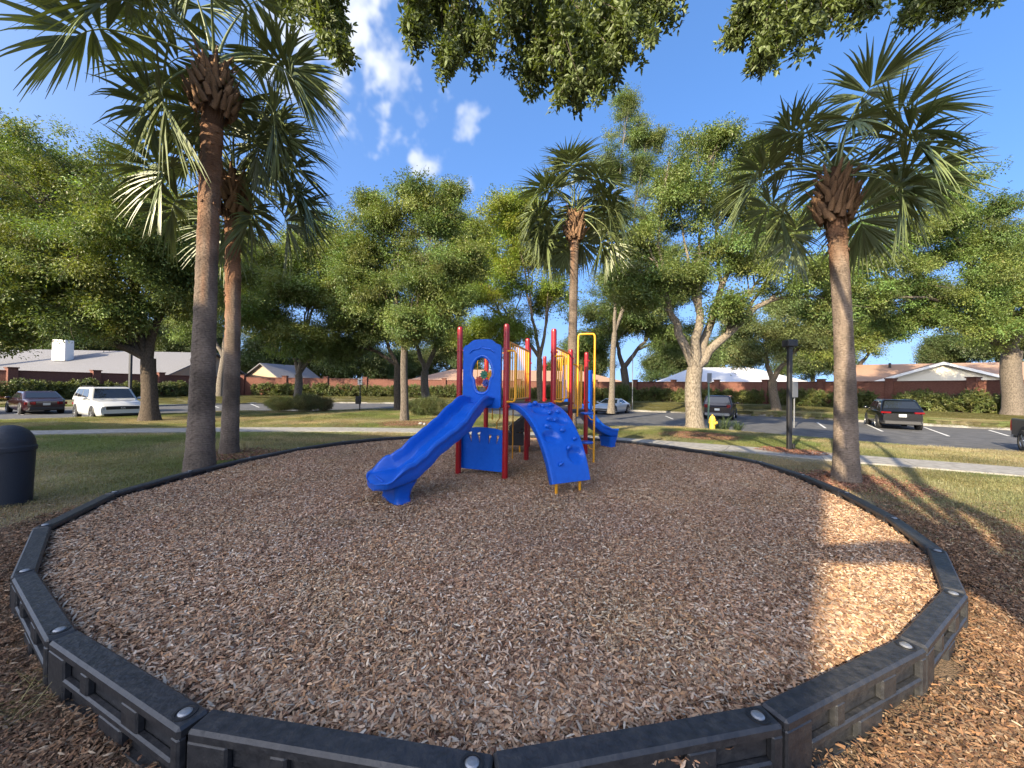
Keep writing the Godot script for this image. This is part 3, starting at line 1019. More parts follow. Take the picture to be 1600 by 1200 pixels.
	for i in 7:
		var dm := MB.new()
		var side := dir.cross(Vector3.UP).normalized()
		dm.ball(last - dir * 0.02 + side * (i - 3) * 0.055 + Vector3.UP * 0.004, Vector3(0.02, 0.012, 0.02))
		part("tread_stud", dm, M.blue, slide)
	# --- curved climbing panel
	var be := (E - B).normalized()
	var co := be.cross(Vector3.UP).normalized()
	if co.z < 0: co = -co
	var ct := (B + E) * 0.5
	var cend := P(0.90, 5.66)
	var run := (cend - ct)
	run.y = 0
	var cl := MB.new()
	var nu := 22
	var nvv := 46
	var pos := func(u: float, w: float) -> Vector3:
		var th := u * 1.30
		var f := sin(th) / sin(1.30)
		var hgt := 0.16 + (dk + 0.02 - 0.16) * (cos(th) - cos(1.30)) / (1.0 - cos(1.30))
		var c2: Vector3 = ct + run * lerpf(f, u, 0.12)
		return c2 + be * w * lerpf(0.41, 0.345, u) + Vector3.UP * hgt
	var nrm := func(u: float, w: float) -> Vector3:
		var a: Vector3 = pos.call(u + 0.01, w) - pos.call(u - 0.01, w)
		return be.cross(a).normalized() if be.cross(a).y > 0 else -be.cross(a).normalized()
	var dents := [[0.63, -0.42, 0.30, 0.05], [0.80, 0.48, 0.32, 0.045], [0.30, -0.20, 0.30, 0.035], [0.46, 0.50, 0.26, 0.035], [0.14, 0.2, 0.3, 0.03]]
	var grid := []
	for i in nvv + 1:
		var u := float(i) / nvv
		var row := []
		for j in nu + 1:
			var w := (float(j) / nu) * 2.0 - 1.0
			var disp := 0.0
			if absf(w) > 0.88: disp = 0.018 * smoothstep(0.88, 0.93, absf(w)) - 0.02 * smoothstep(0.96, 1.0, absf(w))
			for dn in dents:
				var du: float = (u - dn[0]) * 1.55 / (dn[2] * 0.5)
				var dw: float = (w - dn[1]) * 0.37 / (dn[2] * 0.5)
				var rad := sqrt(du * du * 2.2 + dw * dw)
				if rad < 1.0:
					disp -= dn[3] * smoothstep(1.0, 0.75, rad) * clampf(1.05 - du * 1.2, 0.0, 1.6)
			row.append(pos.call(u, w) + nrm.call(u, w) * disp)
		grid.append(row)
	cl.loft(grid, false, false, false)
	var back := []
	for i in nvv + 1:
		var u := float(i) / nvv
		back.append([grid[i][0], pos.call(u, -0.995) - nrm.call(u, 0.0) * 0.085, pos.call(u, -0.9) - nrm.call(u, 0.0) * 0.09, pos.call(u, 0.9) - nrm.call(u, 0.0) * 0.09, pos.call(u, 0.995) - nrm.call(u, 0.0) * 0.085, grid[i][nu]])
	cl.loft(back, false, false, true)
	for e in [0, nvv]:
		var u := float(e) / nvv
		cl.quad(grid[e][0], grid[e][nu], back[e][4], back[e][1], nrm.call(u, 0.0) + (run if e > 0 else -run))
	var climb := part("climbing_panel", cl, M.blue, t)
	rng.seed = 77
	for q in [[0.09, 0.02], [0.17, -0.42], [0.16, 0.62], [0.34, 0.12], [0.33, 0.56], [0.44, -0.15], [0.45, 0.12], [0.52, -0.42], [0.57, 0.22], [0.66, 0.66], [0.735, 0.2], [0.86, -0.42], [0.2, 0.12]]:
		var hd := MB.new()
		var c: Vector3 = pos.call(q[0], q[1])
		var nn: Vector3 = nrm.call(q[0], q[1])
		var bs := Basis(be, nn, be.cross(nn)) * Basis(Vector3.UP, rr(-0.8, 0.8))
		hd.ball(c + nn * 0.016, Vector3(rr(0.042, 0.06), 0.042, rr(0.03, 0.04)), bs, 6, 9)
		if rr(0, 1) > 0.5: hd.ball(c + nn * 0.012 + bs * Vector3(0.05, 0, 0.02), Vector3(0.03, 0.022, 0.022), bs, 6, 9)
		part("hand_hold", hd, M.blue, climb)
	for s in [-0.62, 0.62]:
		var lg := MB.new()
		var p: Vector3 = pos.call(0.97, s) - nrm.call(0.97, s) * 0.08
		lg.tube([Vector3(p.x, -0.2, p.z), Vector3(p.x, p.y, p.z)], [0.022, 0.022], 10)
		part("leg", lg, M.yellow, climb)
	# handles on the posts at the climber
	loop(t, B + co * 0.04, (co + be * 0.25).normalized(), dk + 0.05, 2.14, 0.20)
	loop(t, E + co * 0.04, (co + be * 0.25).normalized(), dk + 0.05, 2.10, 0.22)
	# barriers along the walkway
	bar_rail(t, B + Vector3(0.06, 0, -0.09), C + Vector3(0.02, 0, 0.06), dk + 0.08, 2.30, 9)
	bar_rail(t, C + Vector3(0, 0, -0.06), J, dk + 0.02, 2.30, 9)
	bar_rail(t, E + Vector3(0.03, 0, -0.08), Hh + Vector3(-0.05, 0, 0.05), dk + 0.08, 2.28, 8)
	bar_rail(t, Hh + Vector3(0.06, 0, -0.06), I + Vector3(-0.14, 0, 0.18), d2 + 0.05, 2.06, 6)
	# --- blue lower panel between the front posts, with slits
	var lo := MB.new()
	var xs := [-0.47, -0.30, -0.22, -0.13, -0.05, 0.10, 0.18, 0.25, 0.33, 0.42]
	var inset := mid - out * 0.07
	var lx := Transform3D(pb, inset)
	var topf := func(x: float) -> float: return 0.84 - 0.25 * x * x
	for i in xs.size() - 1:
		var x0: float = xs[i]
		var x1: float = xs[i + 1]
		var slit := i == 1 or i == 3 or i == 5 or i == 7
		var segs := [[0.10, 0.56], [0.73, 9.0]] if slit else [[0.10, 9.0]]
		for s in segs:
			var y1a: float = minf(s[1], topf.call(x0))
			var y1b: float = minf(s[1], topf.call(x1))
			var pl := PackedVector2Array([Vector2(x0, s[0]), Vector2(x1, s[0]), Vector2(x1, y1b), Vector2(x0, y1a)])
			if slit and s[1] > 1.0:
				pl = PackedVector2Array([Vector2(x0, s[0]), Vector2(x1, s[0] + (0.03 if x0 < 0 else -0.02)), Vector2(x1, y1b), Vector2(x0, y1a)])
			lo.extrude(pl, 0.03, lx)
		if slit:   # slanted jambs narrow the slit
			var sl2 := -0.03 if x0 < 0 else 0.03
			lo.extrude(PackedVector2Array([Vector2(x0, 0.56), Vector2(x0 + 0.035 - sl2, 0.56), Vector2(x0 + 0.012, 0.73), Vector2(x0, 0.73)]), 0.028, lx)
			lo.extrude(PackedVector2Array([Vector2(x1, 0.56), Vector2(x1, 0.73), Vector2(x1 - 0.008, 0.73), Vector2(x1 - 0.035 - sl2, 0.56)]), 0.028, lx)
	part("lower_panel", lo, M.blue, t)
	# yellow rungs behind it
	var rg := MB.new()
	var g0 := P(-0.35, 8.2)
	rg.pipe([g0 + Vector3(-0.06, 0.85, 0), g0 + Vector3(-0.06, 1.12, 0), g0 + Vector3(-0.03, 1.18, 0), g0 + Vector3(0.07, 1.18, 0), g0 + Vector3(0.1, 1.12, 0), g0 + Vector3(0.1, 0.88, 0), g0 + Vector3(0.04, 0.8, 0), g0 + Vector3(0.02, 0.0, 0)], 0.014, 6)
	rg.pipe([g0 + Vector3(0.38, 0, 0), g0 + Vector3(0.38, 1.2, 0)], 0.014, 6)
	part("rung_loop", rg, M.yellow, t)
	# --- transfer steps, dark coated
	var st := MB.new()
	st.box(P(0.02, 9.3, 0.33), Vector3(0.55, 0.30, 0.6), 0.02)
	for i in 4: st.box(P(0.16 + i * 0.13, 9.3, 0.52 + i * 0.17), Vector3(0.3, 0.06, 0.6), 0.01)
	st.box(P(0.36, 9.02, 0.80), Vector3(0.95, 0.2, 0.03), 0.008, Basis(Vector3.BACK, 0.70))
	st.box(P(0.36, 9.58, 0.80), Vector3(0.95, 0.2, 0.03), 0.008, Basis(Vector3.BACK, 0.70))
	var steps := part("transfer_steps", st, M.deck, t)
	for x in [-0.12, 0.2]:
		var lg := MB.new()
		lg.tube([P(x, 9.05, -0.2), P(x, 9.05, 0.55)], [0.02, 0.02], 8)
		part("leg", lg, M.yellow, steps)
	# --- arch ladder with step discs
	var ar := MB.new()
	var l0 := P(1.37, 8.02)
	var l1 := P(1.70, 7.93)
	var ap := []
	ap.append(l0 + Vector3.UP * 0.95)
	ap.append(l0 + Vector3.UP * 2.52)
	for i in 9:
		var a := PI - PI * i / 8.0
		var m := (l0 + l1) * 0.5 + (l1 - l0) * 0.5 * (cos(a) * 0.35 + signf(cos(a)) * 0.65 * minf(1.0, absf(cos(a)) * 4.0))
		ap.append(m + Vector3.UP * (2.55 + 0.12 * pow(sin(a), 0.5)))
	ap.append(l1 + Vector3.UP * 2.52)
	ap.append(l1 + Vector3.UP * -0.15)
	ar.pipe(ap, 0.021, 8)
	var arch := part("arch_ladder", ar, M.yellow, t)
	for y in [0.42, 1.02]:
		var ds := MB.new()
		var c := l1.lerp(l0, 0.42)
		ds.lathe([Vector2(0, y - 0.02), Vector2(0.12, y - 0.02), Vector2(0.14, y), Vector2(0.13, y + 0.025), Vector2(0, y + 0.03)], 16, Transform3D(Basis(), c))
		part("step_disc", ds, M.blue, arch)
		var bk := MB.new()
		bk.pipe([l1 + Vector3.UP * (y - 0.13), l1.lerp(l0, 0.2) + Vector3.UP * (y - 0.12), c + Vector3.UP * (y - 0.02)], 0.014, 6)
		part("bracket", bk, M.yellow, arch)
	# --- small second slide at the back
	var p2 := []
	var w2 := []
	var r2 := []
	var k2 := []
	for i in 17:
		var u := i / 16.0
		var q := P(1.60, 9.8).bezier_interpolate(P(1.9, 9.95), P(2.25, 10.0), P(2.66, 10.25), u)
		q.y = lerp_tab([[0.0, 1.0], [0.1, 0.96], [0.7, 0.42], [0.85, 0.34], [1.0, 0.33]], u)
		p2.append(q); w2.append(0.24); r2.append(0.17); k2.append(0.04)
	var sl2 := MB.new()
	sl2.loft(slide_sections(p2, w2, k2, r2))
	var small := part("slide", sl2, M.blue, t)
	var f2 := MB.new()
	rings = []
	for q in [[-0.02, 0.2, 0.1], [0.1, 0.2, 0.1], [0.3, 0.24, 0.14]]:
		var ring := []
		for p in rrect(-q[2], q[2], q[1], q[0], 0.05): ring.append(P(2.56, 10.2) + Basis(Vector3.UP, 0.5) * p)
		rings.append(ring)
	f2.loft(rings)
	part("slide_foot", f2, M.blue, small)
	# --- blue bubble panel behind the right posts
	var bp := MB.new()
	bp.box(P(1.45, 9.9, 1.62), Vector3(0.05, 1.05, 0.75), 0.02, Basis(Vector3.UP, 0.25))
	part("side_panel", bp, M.blue, t)
	var bp2 := MB.new()
	bp2.box(P(1.86, 9.35, 1.5), Vector3(0.05, 0.95, 0.4), 0.02, Basis(Vector3.UP, 0.2))
	part("side_panel", bp2, M.blue, t)

# ------------------------------------------------------------------ ground
var RING := [[-0.09, 1.49], [1.16, 1.74], [2.32, 2.24], [3.26, 2.83], [3.97, 3.59], [4.46, 4.5], [4.86, 5.6], [5.10, 6.76], [5.12, 7.95], [4.78, 9.05], [4.16, 10.02], [3.3, 10.85], [2.25, 11.45], [1.05, 11.8], [-0.2, 11.95], [-1.45, 11.85], [-2.6, 11.5], [-3.6, 10.9], [-4.4, 10.0], [-4.93, 8.85], [-5.2, 7.62], [-5.33, 6.35], [-5.25, 5.07], [-4.69, 3.87], [-3.68, 2.93], [-2.59, 2.24], [-1.38, 1.69]]
var NEAR := [[-60.0, 8.0], [-40.0, 15.2], [-24.5, 18.4], [-22.6, 20.2], [-21.4, 24.2], [-18.4, 27.2], [-15.0, 27.0], [-12.5, 29.5], [-7.5, 31.0], [-5.0, 29.0], [-2.0, 27.4], [1.0, 23.5], [3.2, 19.8], [5.0, 18.6], [8.0, 18.9], [10.1, 17.1], [13.4, 13.4], [15.6, 11.7], [24.0, 5.0], [40.0, -8.0]]
var FAR := [[55.0, 2.0], [38.0, 14.5], [28.5, 22.5], [24.5, 26.5], [22.4, 30.5], [17.0, 34.0], [10.5, 36.5], [3.0, 42.0], [-10.0, 45.5], [-24.0, 44.5], [-30.0, 38.0], [-36.0, 28.5], [-60.0, 24.0]]
var WALK := [[-34.0, 6.5], [-22.0, 10.2], [-15.5, 12.5], [-11.6, 13.7], [-7.7, 14.3], [-5.0, 14.4], [-2.0, 14.2], [1.0, 13.5], [3.5, 12.4], [5.5, 11.0], [6.7, 10.05], [7.6, 9.45], [8.9, 8.65], [10.4, 7.7], [14.0, 5.4], [22.0, 0.6]]
var lot_poly := PackedVector2Array()
const LOT := -0.54

func seg_dist(p: Vector2, line: Array) -> float:
	var best := 1e9
	for i in line.size() - 1:
		var q := Geometry2D.get_closest_point_to_segment(p, Vector2(line[i][0], line[i][1]), Vector2(line[i + 1][0], line[i + 1][1]))
		best = minf(best, p.distance_squared_to(q))
	return sqrt(best)
func lawn_y(x: float, z: float) -> float:
	var g := lerpf(-0.20, -0.06, smoothstep(1.8, 5.0, z))
	g = lerpf(g, -0.14, smoothstep(9.5, 12.5, z))
	g = lerpf(g, -0.30, smoothstep(14.5, 18.0, z) * smoothstep(-8.0, -14.0, x))
	g += 0.03 * noise.get_noise_2d(x * 9.0, z * 9.0)
	return g
func ground_y(x: float, z: float) -> float:
	var p := Vector2(x, z)
	var d := seg_dist(p, NEAR)
	if Geometry2D.is_point_in_polygon(p, lot_poly): return -0.95
	return minf(lawn_y(x, z), -0.41 + d * 0.16)
func lawn_col(x: float, z: float) -> Color:
	# living turf and dormant straw in patches
	var a := noise.get_noise_2d(x * 16.0 + 300.0, z * 16.0) + 0.6 * noise.get_noise_2d(x * 70.0, z * 70.0 + 90.0) + 0.08
	var s := smoothstep(-0.35, 0.45, a)
	if z < 5.0 and in_ring(x, z, 0.8): return Color(0.20, 0.135, 0.085)
	if x > 4.5 and z < 7.0: s = clampf(s + 0.45, 0.0, 1.0)
	if z < 3.4: s = clampf(s + 0.7, 0.0, 1.0)
	return Color(0.150, 0.180, 0.055).lerp(Color(0.33, 0.275, 0.165), s)
func in_ring(x: float, z: float, grow := 0.0) -> bool:
	var p := PackedVector2Array()
	for q in RING:
		var v := Vector2(q[0], q[1])
		var c := Vector2(-0.1, 6.75)
		p.append(v + (v - c).normalized() * grow)
	return Geometry2D.is_point_in_polygon(Vector2(x, z), p)

func chip_patch(seed_: int, count: int, R: float, ll: float, cols: Array) -> ArrayMesh:
	var q := RandomNumberGenerator.new()
	q.seed = seed_
	var mb := MB.new()
	for i in count:
		var a := q.randf() * TAU
		var r := sqrt(q.randf()) * R
		var p := Vector3(cos(a) * r, q.randf_range(-0.004, 0.022), sin(a) * r)
		var L := ll * q.randf_range(0.45, 1.3) * 0.5
		var w := ll * q.randf_range(0.18, 0.40) * 0.5
		var bs := Basis.from_euler(Vector3(q.randfn() * 0.38, q.randf() * TAU, q.randfn() * 0.30))
		var c: Color = cols[q.randi() % cols.size()]
		var g := q.randf_range(0.7, 1.3)
		mb.col = Color(c.r * g, c.g * g, c.b * g)
		var up := bs.y
		var bow := q.randf_range(-0.2, 0.35) * L
		var A := p + bs * Vector3(-L, 0, -w * 0.5)
		var B := p + bs * Vector3(-L, 0, w * 0.5)
		var C := p + bs * Vector3(0, bow, w)
		var D := p + bs * Vector3(0, bow, -w)
		var E := p + bs * Vector3(L, 0, w * 0.25)
		var F := p + bs * Vector3(L, 0, -w * 0.35)
		mb.quad(A, B, C, D, up)
		mb.quad(D, C, E, F, up)
	return mb.mesh()

func grass_patch(seed_: int, count: int, R: float, h: float) -> ArrayMesh:
	var q := RandomNumberGenerator.new()
	q.seed = seed_
	var mb := MB.new()
	for i in count:
		var a := q.randf() * TAU
		var r := sqrt(q.randf()) * R
		var p := Vector3(cos(a) * r, -0.01, sin(a) * r)
		var b := q.randf() * TAU
		var s := Vector3(cos(b), 0, sin(b))
		var l := Vector3(-sin(b), 0, cos(b)) * q.randf_range(-1.1, 1.1)
		var hh := h * q.randf_range(0.4, 1.2)
		var g := q.randf_range(0.6, 1.4)
		mb.col = Color(g * q.randf_range(0.9, 1.3), g, g * q.randf_range(0.8, 1.1))
		var w := q.randf_range(0.003, 0.006)
		var m := p + (Vector3.UP + l * 0.4) * hh * 0.6
		var tip := p + (Vector3.UP * 0.85 + l) * hh
		mb.ftri(p - s * w, p + s * w, m, Vector3.UP + l)
		mb.ftri(m - s * w * 0.7, m + s * w * 0.7, tip, Vector3.UP + l)
	return mb.mesh()

func ribbon(mb: MB, line: Array, w0: float, w1: float, y: float) -> void:
	for i in line.size() - 1:
		var a := Vector2(line[i][0], line[i][1])
		var b := Vector2(line[i + 1][0], line[i + 1][1])
		var na := (b - (Vector2(line[maxi(i - 1, 0)][0], line[maxi(i - 1, 0)][1]))).normalized().orthogonal()
		var j := mini(i + 2, line.size() - 1)
		var nb := (Vector2(line[j][0], line[j][1]) - a).normalized().orthogonal()
		mb.quad(P(a.x + na.x * w0, a.y + na.y * w0, y), P(a.x + na.x * w1, a.y + na.y * w1, y), P(b.x + nb.x * w1, b.y + nb.y * w1, y), P(b.x + nb.x * w0, b.y + nb.y * w0, y), Vector3.UP)

func smooth_line(line: Array, step: float) -> Array:
	var o := []
	for i in line.size() - 1:
		var g := func(k: int) -> Vector2: return Vector2(line[clampi(k, 0, line.size() - 1)][0], line[clampi(k, 0, line.size() - 1)][1])
		var a: Vector2 = g.call(i)
		var b: Vector2 = g.call(i + 1)
		var n := maxi(1, int(a.distance_to(b) / step))
		for k in n:
			var q := a.cubic_interpolate(b, g.call(i - 1), g.call(i + 2), float(k) / n)
			o.append([q.x, q.y])
	o.append(line[-1])
	return o

func wall_run(label: String, line: Array, y0: float, y1: float) -> void:
	var first := P(line[0][0], line[0][1], y0)
	var t := thing("brick_wall", label, "wall", first, 0.0, "brick walls round the car park")
	for i in line.size() - 1:
		var a := P(line[i][0], line[i][1], y0) - first
		var b := P(line[i + 1][0], line[i + 1][1], y0) - first
		var L := a.distance_to(b)
		var n := maxi(1, roundi(L / 4.6))
		for k in n:
			var p := a.lerp(b, float(k) / n)
			var q := a.lerp(b, float(k + 1) / n)
			var dir := (q - p).normalized()
			var bs := Basis(dir, Vector3.UP, dir.cross(Vector3.UP))
			var l2 := p.distance_to(q)
			var pn := MB.new()
			pn.box((p + q) * 0.5 + Vector3.UP * (y1 - y0 - 0.2) * 0.5, Vector3(l2 - 0.5, y1 - y0 + 0.2, 0.2), 0.01, bs)
			part("wall_panel", pn, M.brick, t)
			var cp := MB.new()
			cp.box((p + q) * 0.5 + Vector3.UP * (y1 - y0 - 0.065), Vector3(l2 - 0.5, 0.08, 0.28), 0.012, bs)
			part("coping", cp, M.brickcap, t)
			var pi_ := MB.new()
			pi_.box(p + Vector3.UP * (y1 - y0) * 0.5, Vector3(0.56, y1 - y0 + 0.3, 0.56), 0.015, bs)
			var pr := part("pillar", pi_, M.brick, t)
			var pc := MB.new()
			pc.box(p + Vector3.UP * (y1 - y0 + 0.2), Vector3(0.68, 0.1, 0.68), 0.02, bs)
			part("pillar_cap", pc, M.brickcap, pr)

# gabled or hipped house: ridge along local x
func house(label: String, at: Vector3, turn: float, w: float, d: float, eave: float, ridge: float, roofm: Material, wallm: Material, hip := 0.0) -> Node3D:
	var t := thing("house", label, "house", at, turn)
	var wl := MB.new()
	wl.box(Vector3(0, eave * 0.5, 0), Vector3(w, eave, d), 0.01)
	for s in [-1.0, 1.0]:
		if hip < 0.1: wl.extrude(PackedVector2Array([Vector2(-d / 2, eave), Vector2(d / 2, eave), Vector2(0, ridge - 0.15)]), 0.2, Transform3D(Basis(Vector3.UP, PI / 2), Vector3(s * (w / 2 - 0.11), 0, 0)))
	part("wall", wl, wallm, t)
	var rf := MB.new()
	var o := 0.5
	var hw := w / 2 + o
	var hd := d / 2 + o
	var ey := eave - (ridge - eave) * o / (d / 2)
	for s in [-1.0, 1.0]:
		var a := Vector3(-hw, ey, s * hd); var b := Vector3(hw, ey, s * hd)
		var c := Vector3(hw - hip, ridge, 0); var e := Vector3(-hw + hip, ridge, 0)
		rf.quad(a, b, c, e, Vector3(0, 1, s))
		rf.quad(a - Vector3.UP * 0.16, b - Vector3.UP * 0.16, c - Vector3.UP * 0.16, e - Vector3.UP * 0.16, Vector3(0, -1, -s))
		rf.quad(a, b, b - Vector3.UP * 0.16, a - Vector3.UP * 0.16, Vector3(0, 0, s))
		if hip > 0.1:
			rf.ftri(Vector3(s * hw, ey, -hd), Vector3(s * hw, ey, hd), Vector3(s * (hw - hip), ridge, 0), Vector3(s, 1, 0))
			rf.quad(Vector3(s * hw, ey, -hd), Vector3(s * hw, ey, hd), Vector3(s * hw, ey - 0.16, hd), Vector3(s * hw, ey - 0.16, -hd), Vector3(s, 0, 0))
		else:
			for g in [-1.0, 1.0]:
				rf.quad(Vector3(s * hw, ey, g * hd), Vector3(s * hw, ridge, 0), Vector3(s * hw, ridge - 0.16, 0), Vector3(s * hw, ey - 0.16, g * hd), Vector3(s, 0, 0))
	part("roof", rf, roofm, t)
	var fa := MB.new()
	for s in [-1.0, 1.0]:
		fa = MB.new()
		fa.box(Vector3(0, ey - 0.09, s * (hd + 0.03)), Vector3(w + 1.0, 0.2, 0.04), 0.006)
		part("fascia", fa, M.white, t)
	return t

func lamp_post(label: String, at: Vector3, h: float, w: float, head: Vector3) -> void:
	var t := thing("lamp_post", label, "lamp post", at)
	var p := MB.new()
	p.box(Vector3(0, h * 0.5 - 0.1, 0), Vector3(w, h + 0.0, w), 0.012)
	part("pole", p, M.blackmetal, t)
	var b := MB.new()
	b.box(Vector3(0, 0.03, 0), Vector3(w * 2.1, 0.06, w * 2.1), 0.012)
	b.box(Vector3(w * 0.9, 0.18, 0.02), Vector3(0.06, 0.12, 0.08), 0.01)
	part("base_plate", b, M.blackmetal, t)
	var hd := MB.new()
	hd.box(Vector3(0, h, 0), head, 0.02)
	hd.box(Vector3(0, h - head.y * 0.62, 0), Vector3(w * 1.3, 0.05, w * 1.3), 0.008)
	part("lamp_head", hd, M.blackmetal, t)

func _ready() -> void:
	# ---- camera
	var cam := Camera3D.new()
	cam.name = "camera"
	add_child(cam)
	cam.position = CAM
	cam.rotation = Vector3(0.010, 0.0, 0.013)
	cam.fov = rad_to_deg(2.0 * atan(600.0 / 601.0))
	cam.near = 0.05
	cam.far = 2000.0
	cam.current = true
	CB = cam.basis
	noise.seed = 11
	noise.frequency = 0.01
	noise.fractal_octaves = 3
	# ---- sky: clear blue with a few small clouds
	var env := Environment.new()
	env.background_mode = Environment.BG_SKY
	var sky := Sky.new()
	var pm := PanoramaSkyMaterial.new()
	pm.panorama = ImageTexture.create_from_image(sky_image())
	sky.sky_material = pm
	env.sky = sky
	env.background_energy_multiplier = 1.0
	env.tonemap_mode = Environment.TONE_MAPPER_LINEAR
	env.tonemap_exposure = 2.7
	env.sdfgi_enabled = true
	env.ssao_enabled = true
	env.ssil_enabled = true
	var we := WorldEnvironment.new()
	we.name = "world"
	we.environment = env
	add_child(we)
	# ---- sun: behind and left of the camera, 25 degrees up
	var sun := DirectionalLight3D.new()
	sun.name = "sun"
	var az := deg_to_rad(39.5)
	var el := deg_to_rad(25.0)
	sun.basis = Basis.looking_at(Vector3(sin(az) * cos(el), -sin(el), -cos(az) * cos(el)), Vector3.UP)
	sun.light_energy = 1.5
	sun.light_angular_distance = 0.4
	sun.light_color = Color(1.0, 0.93, 0.80)
	sun.shadow_enabled = true
	add_child(sun)

	materials()
	setting()
	border()
	play_structure()
	vegetation()
	street_things()
	cars()
	ground_cover()

func sky_image() -> Image:
	var w := 2048
	var h := 1024
	# clear sky (CIE distribution): brightest round the sun and towards the horizon
	var sw := 256
	var sh := 128
	var im := Image.create(sw + 16, sh, false, Image.FORMAT_RGBF)
	var az := deg_to_rad(39.5 + 180.0)
	var el := deg_to_rad(25.0)
	var sun := Vector3(sin(az) * cos(el), sin(el), -cos(az) * cos(el))
	for y in sh:
		var e := (0.5 - (y + 0.5) / sh) * PI
		for x in sw + 16:
			var a := (x - 8 + 0.5) / sw * TAU
			var d := Vector3(sin(a) * cos(e), sin(e), -cos(a) * cos(e))
			var c := Color(0.13, 0.125, 0.11)
			if e > -0.02:
				var s := maxf(d.y, 0.02)
				var g := d.angle_to(sun)
				var glow := 16.0 * exp(-3.0 * g)
				var grad := pow(1.0 - exp(-0.32 / s), 0.75)
				var lum := (0.91 + glow + 0.45 * cos(g) * cos(g)) * grad
				c = Color(0.075, 0.225, 0.60).lerp(Color(0.15, 0.24, 0.37), 0.06 + 0.8 * pow(grad, 3.0)).lerp(Color(0.43, 0.385, 0.325), 0.85 * glow / (1.0 + glow)) * (lum * 1.14)
			im.set_pixel(x, y, c)
	im.resize(w * (sw + 16) / sw, h, Image.INTERPOLATE_CUBIC)
	im = im.get_region(Rect2i(w * 8 / sw, 0, w, h))
	var f := FastNoiseLite.new()
	f.seed = 4
	f.frequency = 1.0
	f.fractal_octaves = 5
	f.fractal_gain = 0.55
	# clouds: azimuth, elevation, half width, half height (degrees), strength
	for cl in [[-23.0, 40.5, 10.0, 8.0, 1.0], [-30.0, 36.5, 6.0, 5.0, 0.9], [-18.0, 37.0, 4.5, 3.2, 0.55], [-7.0, 35.0, 3.4, 1.9, 0.62], [-12.8, 29.4, 3.6, 2.1, 0.85], [-6.6, 28.2, 1.1, 1.4, 0.5], [-110.0, 30.0, 16.0, 6.0, 0.8], [105.0, 26.0, 14.0, 5.0, 0.7], [130.0, 32.0, 20.0, 7.0, 0.9], [-140.0, 38.0, 18.0, 8.0, 0.9]]:
		var x0 := int((cl[0] - cl[2] * 1.5) / 360.0 * w)
		var x1 := int((cl[0] + cl[2] * 1.5) / 360.0 * w)
		var y0 := int((90.0 - cl[1] - cl[3] * 1.5) / 180.0 * h)
		var y1 := int((90.0 - cl[1] + cl[3] * 1.5) / 180.0 * h)
		for y in range(y0, y1):
			for x in range(x0, x1):
				var a := (x + 0.5) / w * 360.0
				var e := 90.0 - (y + 0.5) / h * 180.0
				var u: float = (a - cl[0]) / cl[2]
				var v: float = (e - cl[1]) / cl[3]
				var r := sqrt(u * u + v * v)
				if r > 1.5: continue
				var n := f.get_noise_3d(a * 0.19, e * 0.24, cl[0])
				var m: float = smoothstep(0.12, 1.05, (1.0 - r * 0.9) * 0.85 + n * 1.15) * cl[4]
				if m > 0.0:
					var xx := posmod(x, w)
					im.set_pixel(xx, y, im.get_pixel(xx, y).lerp(Color(0.42, 0.435, 0.46), m * 0.85))
	return im

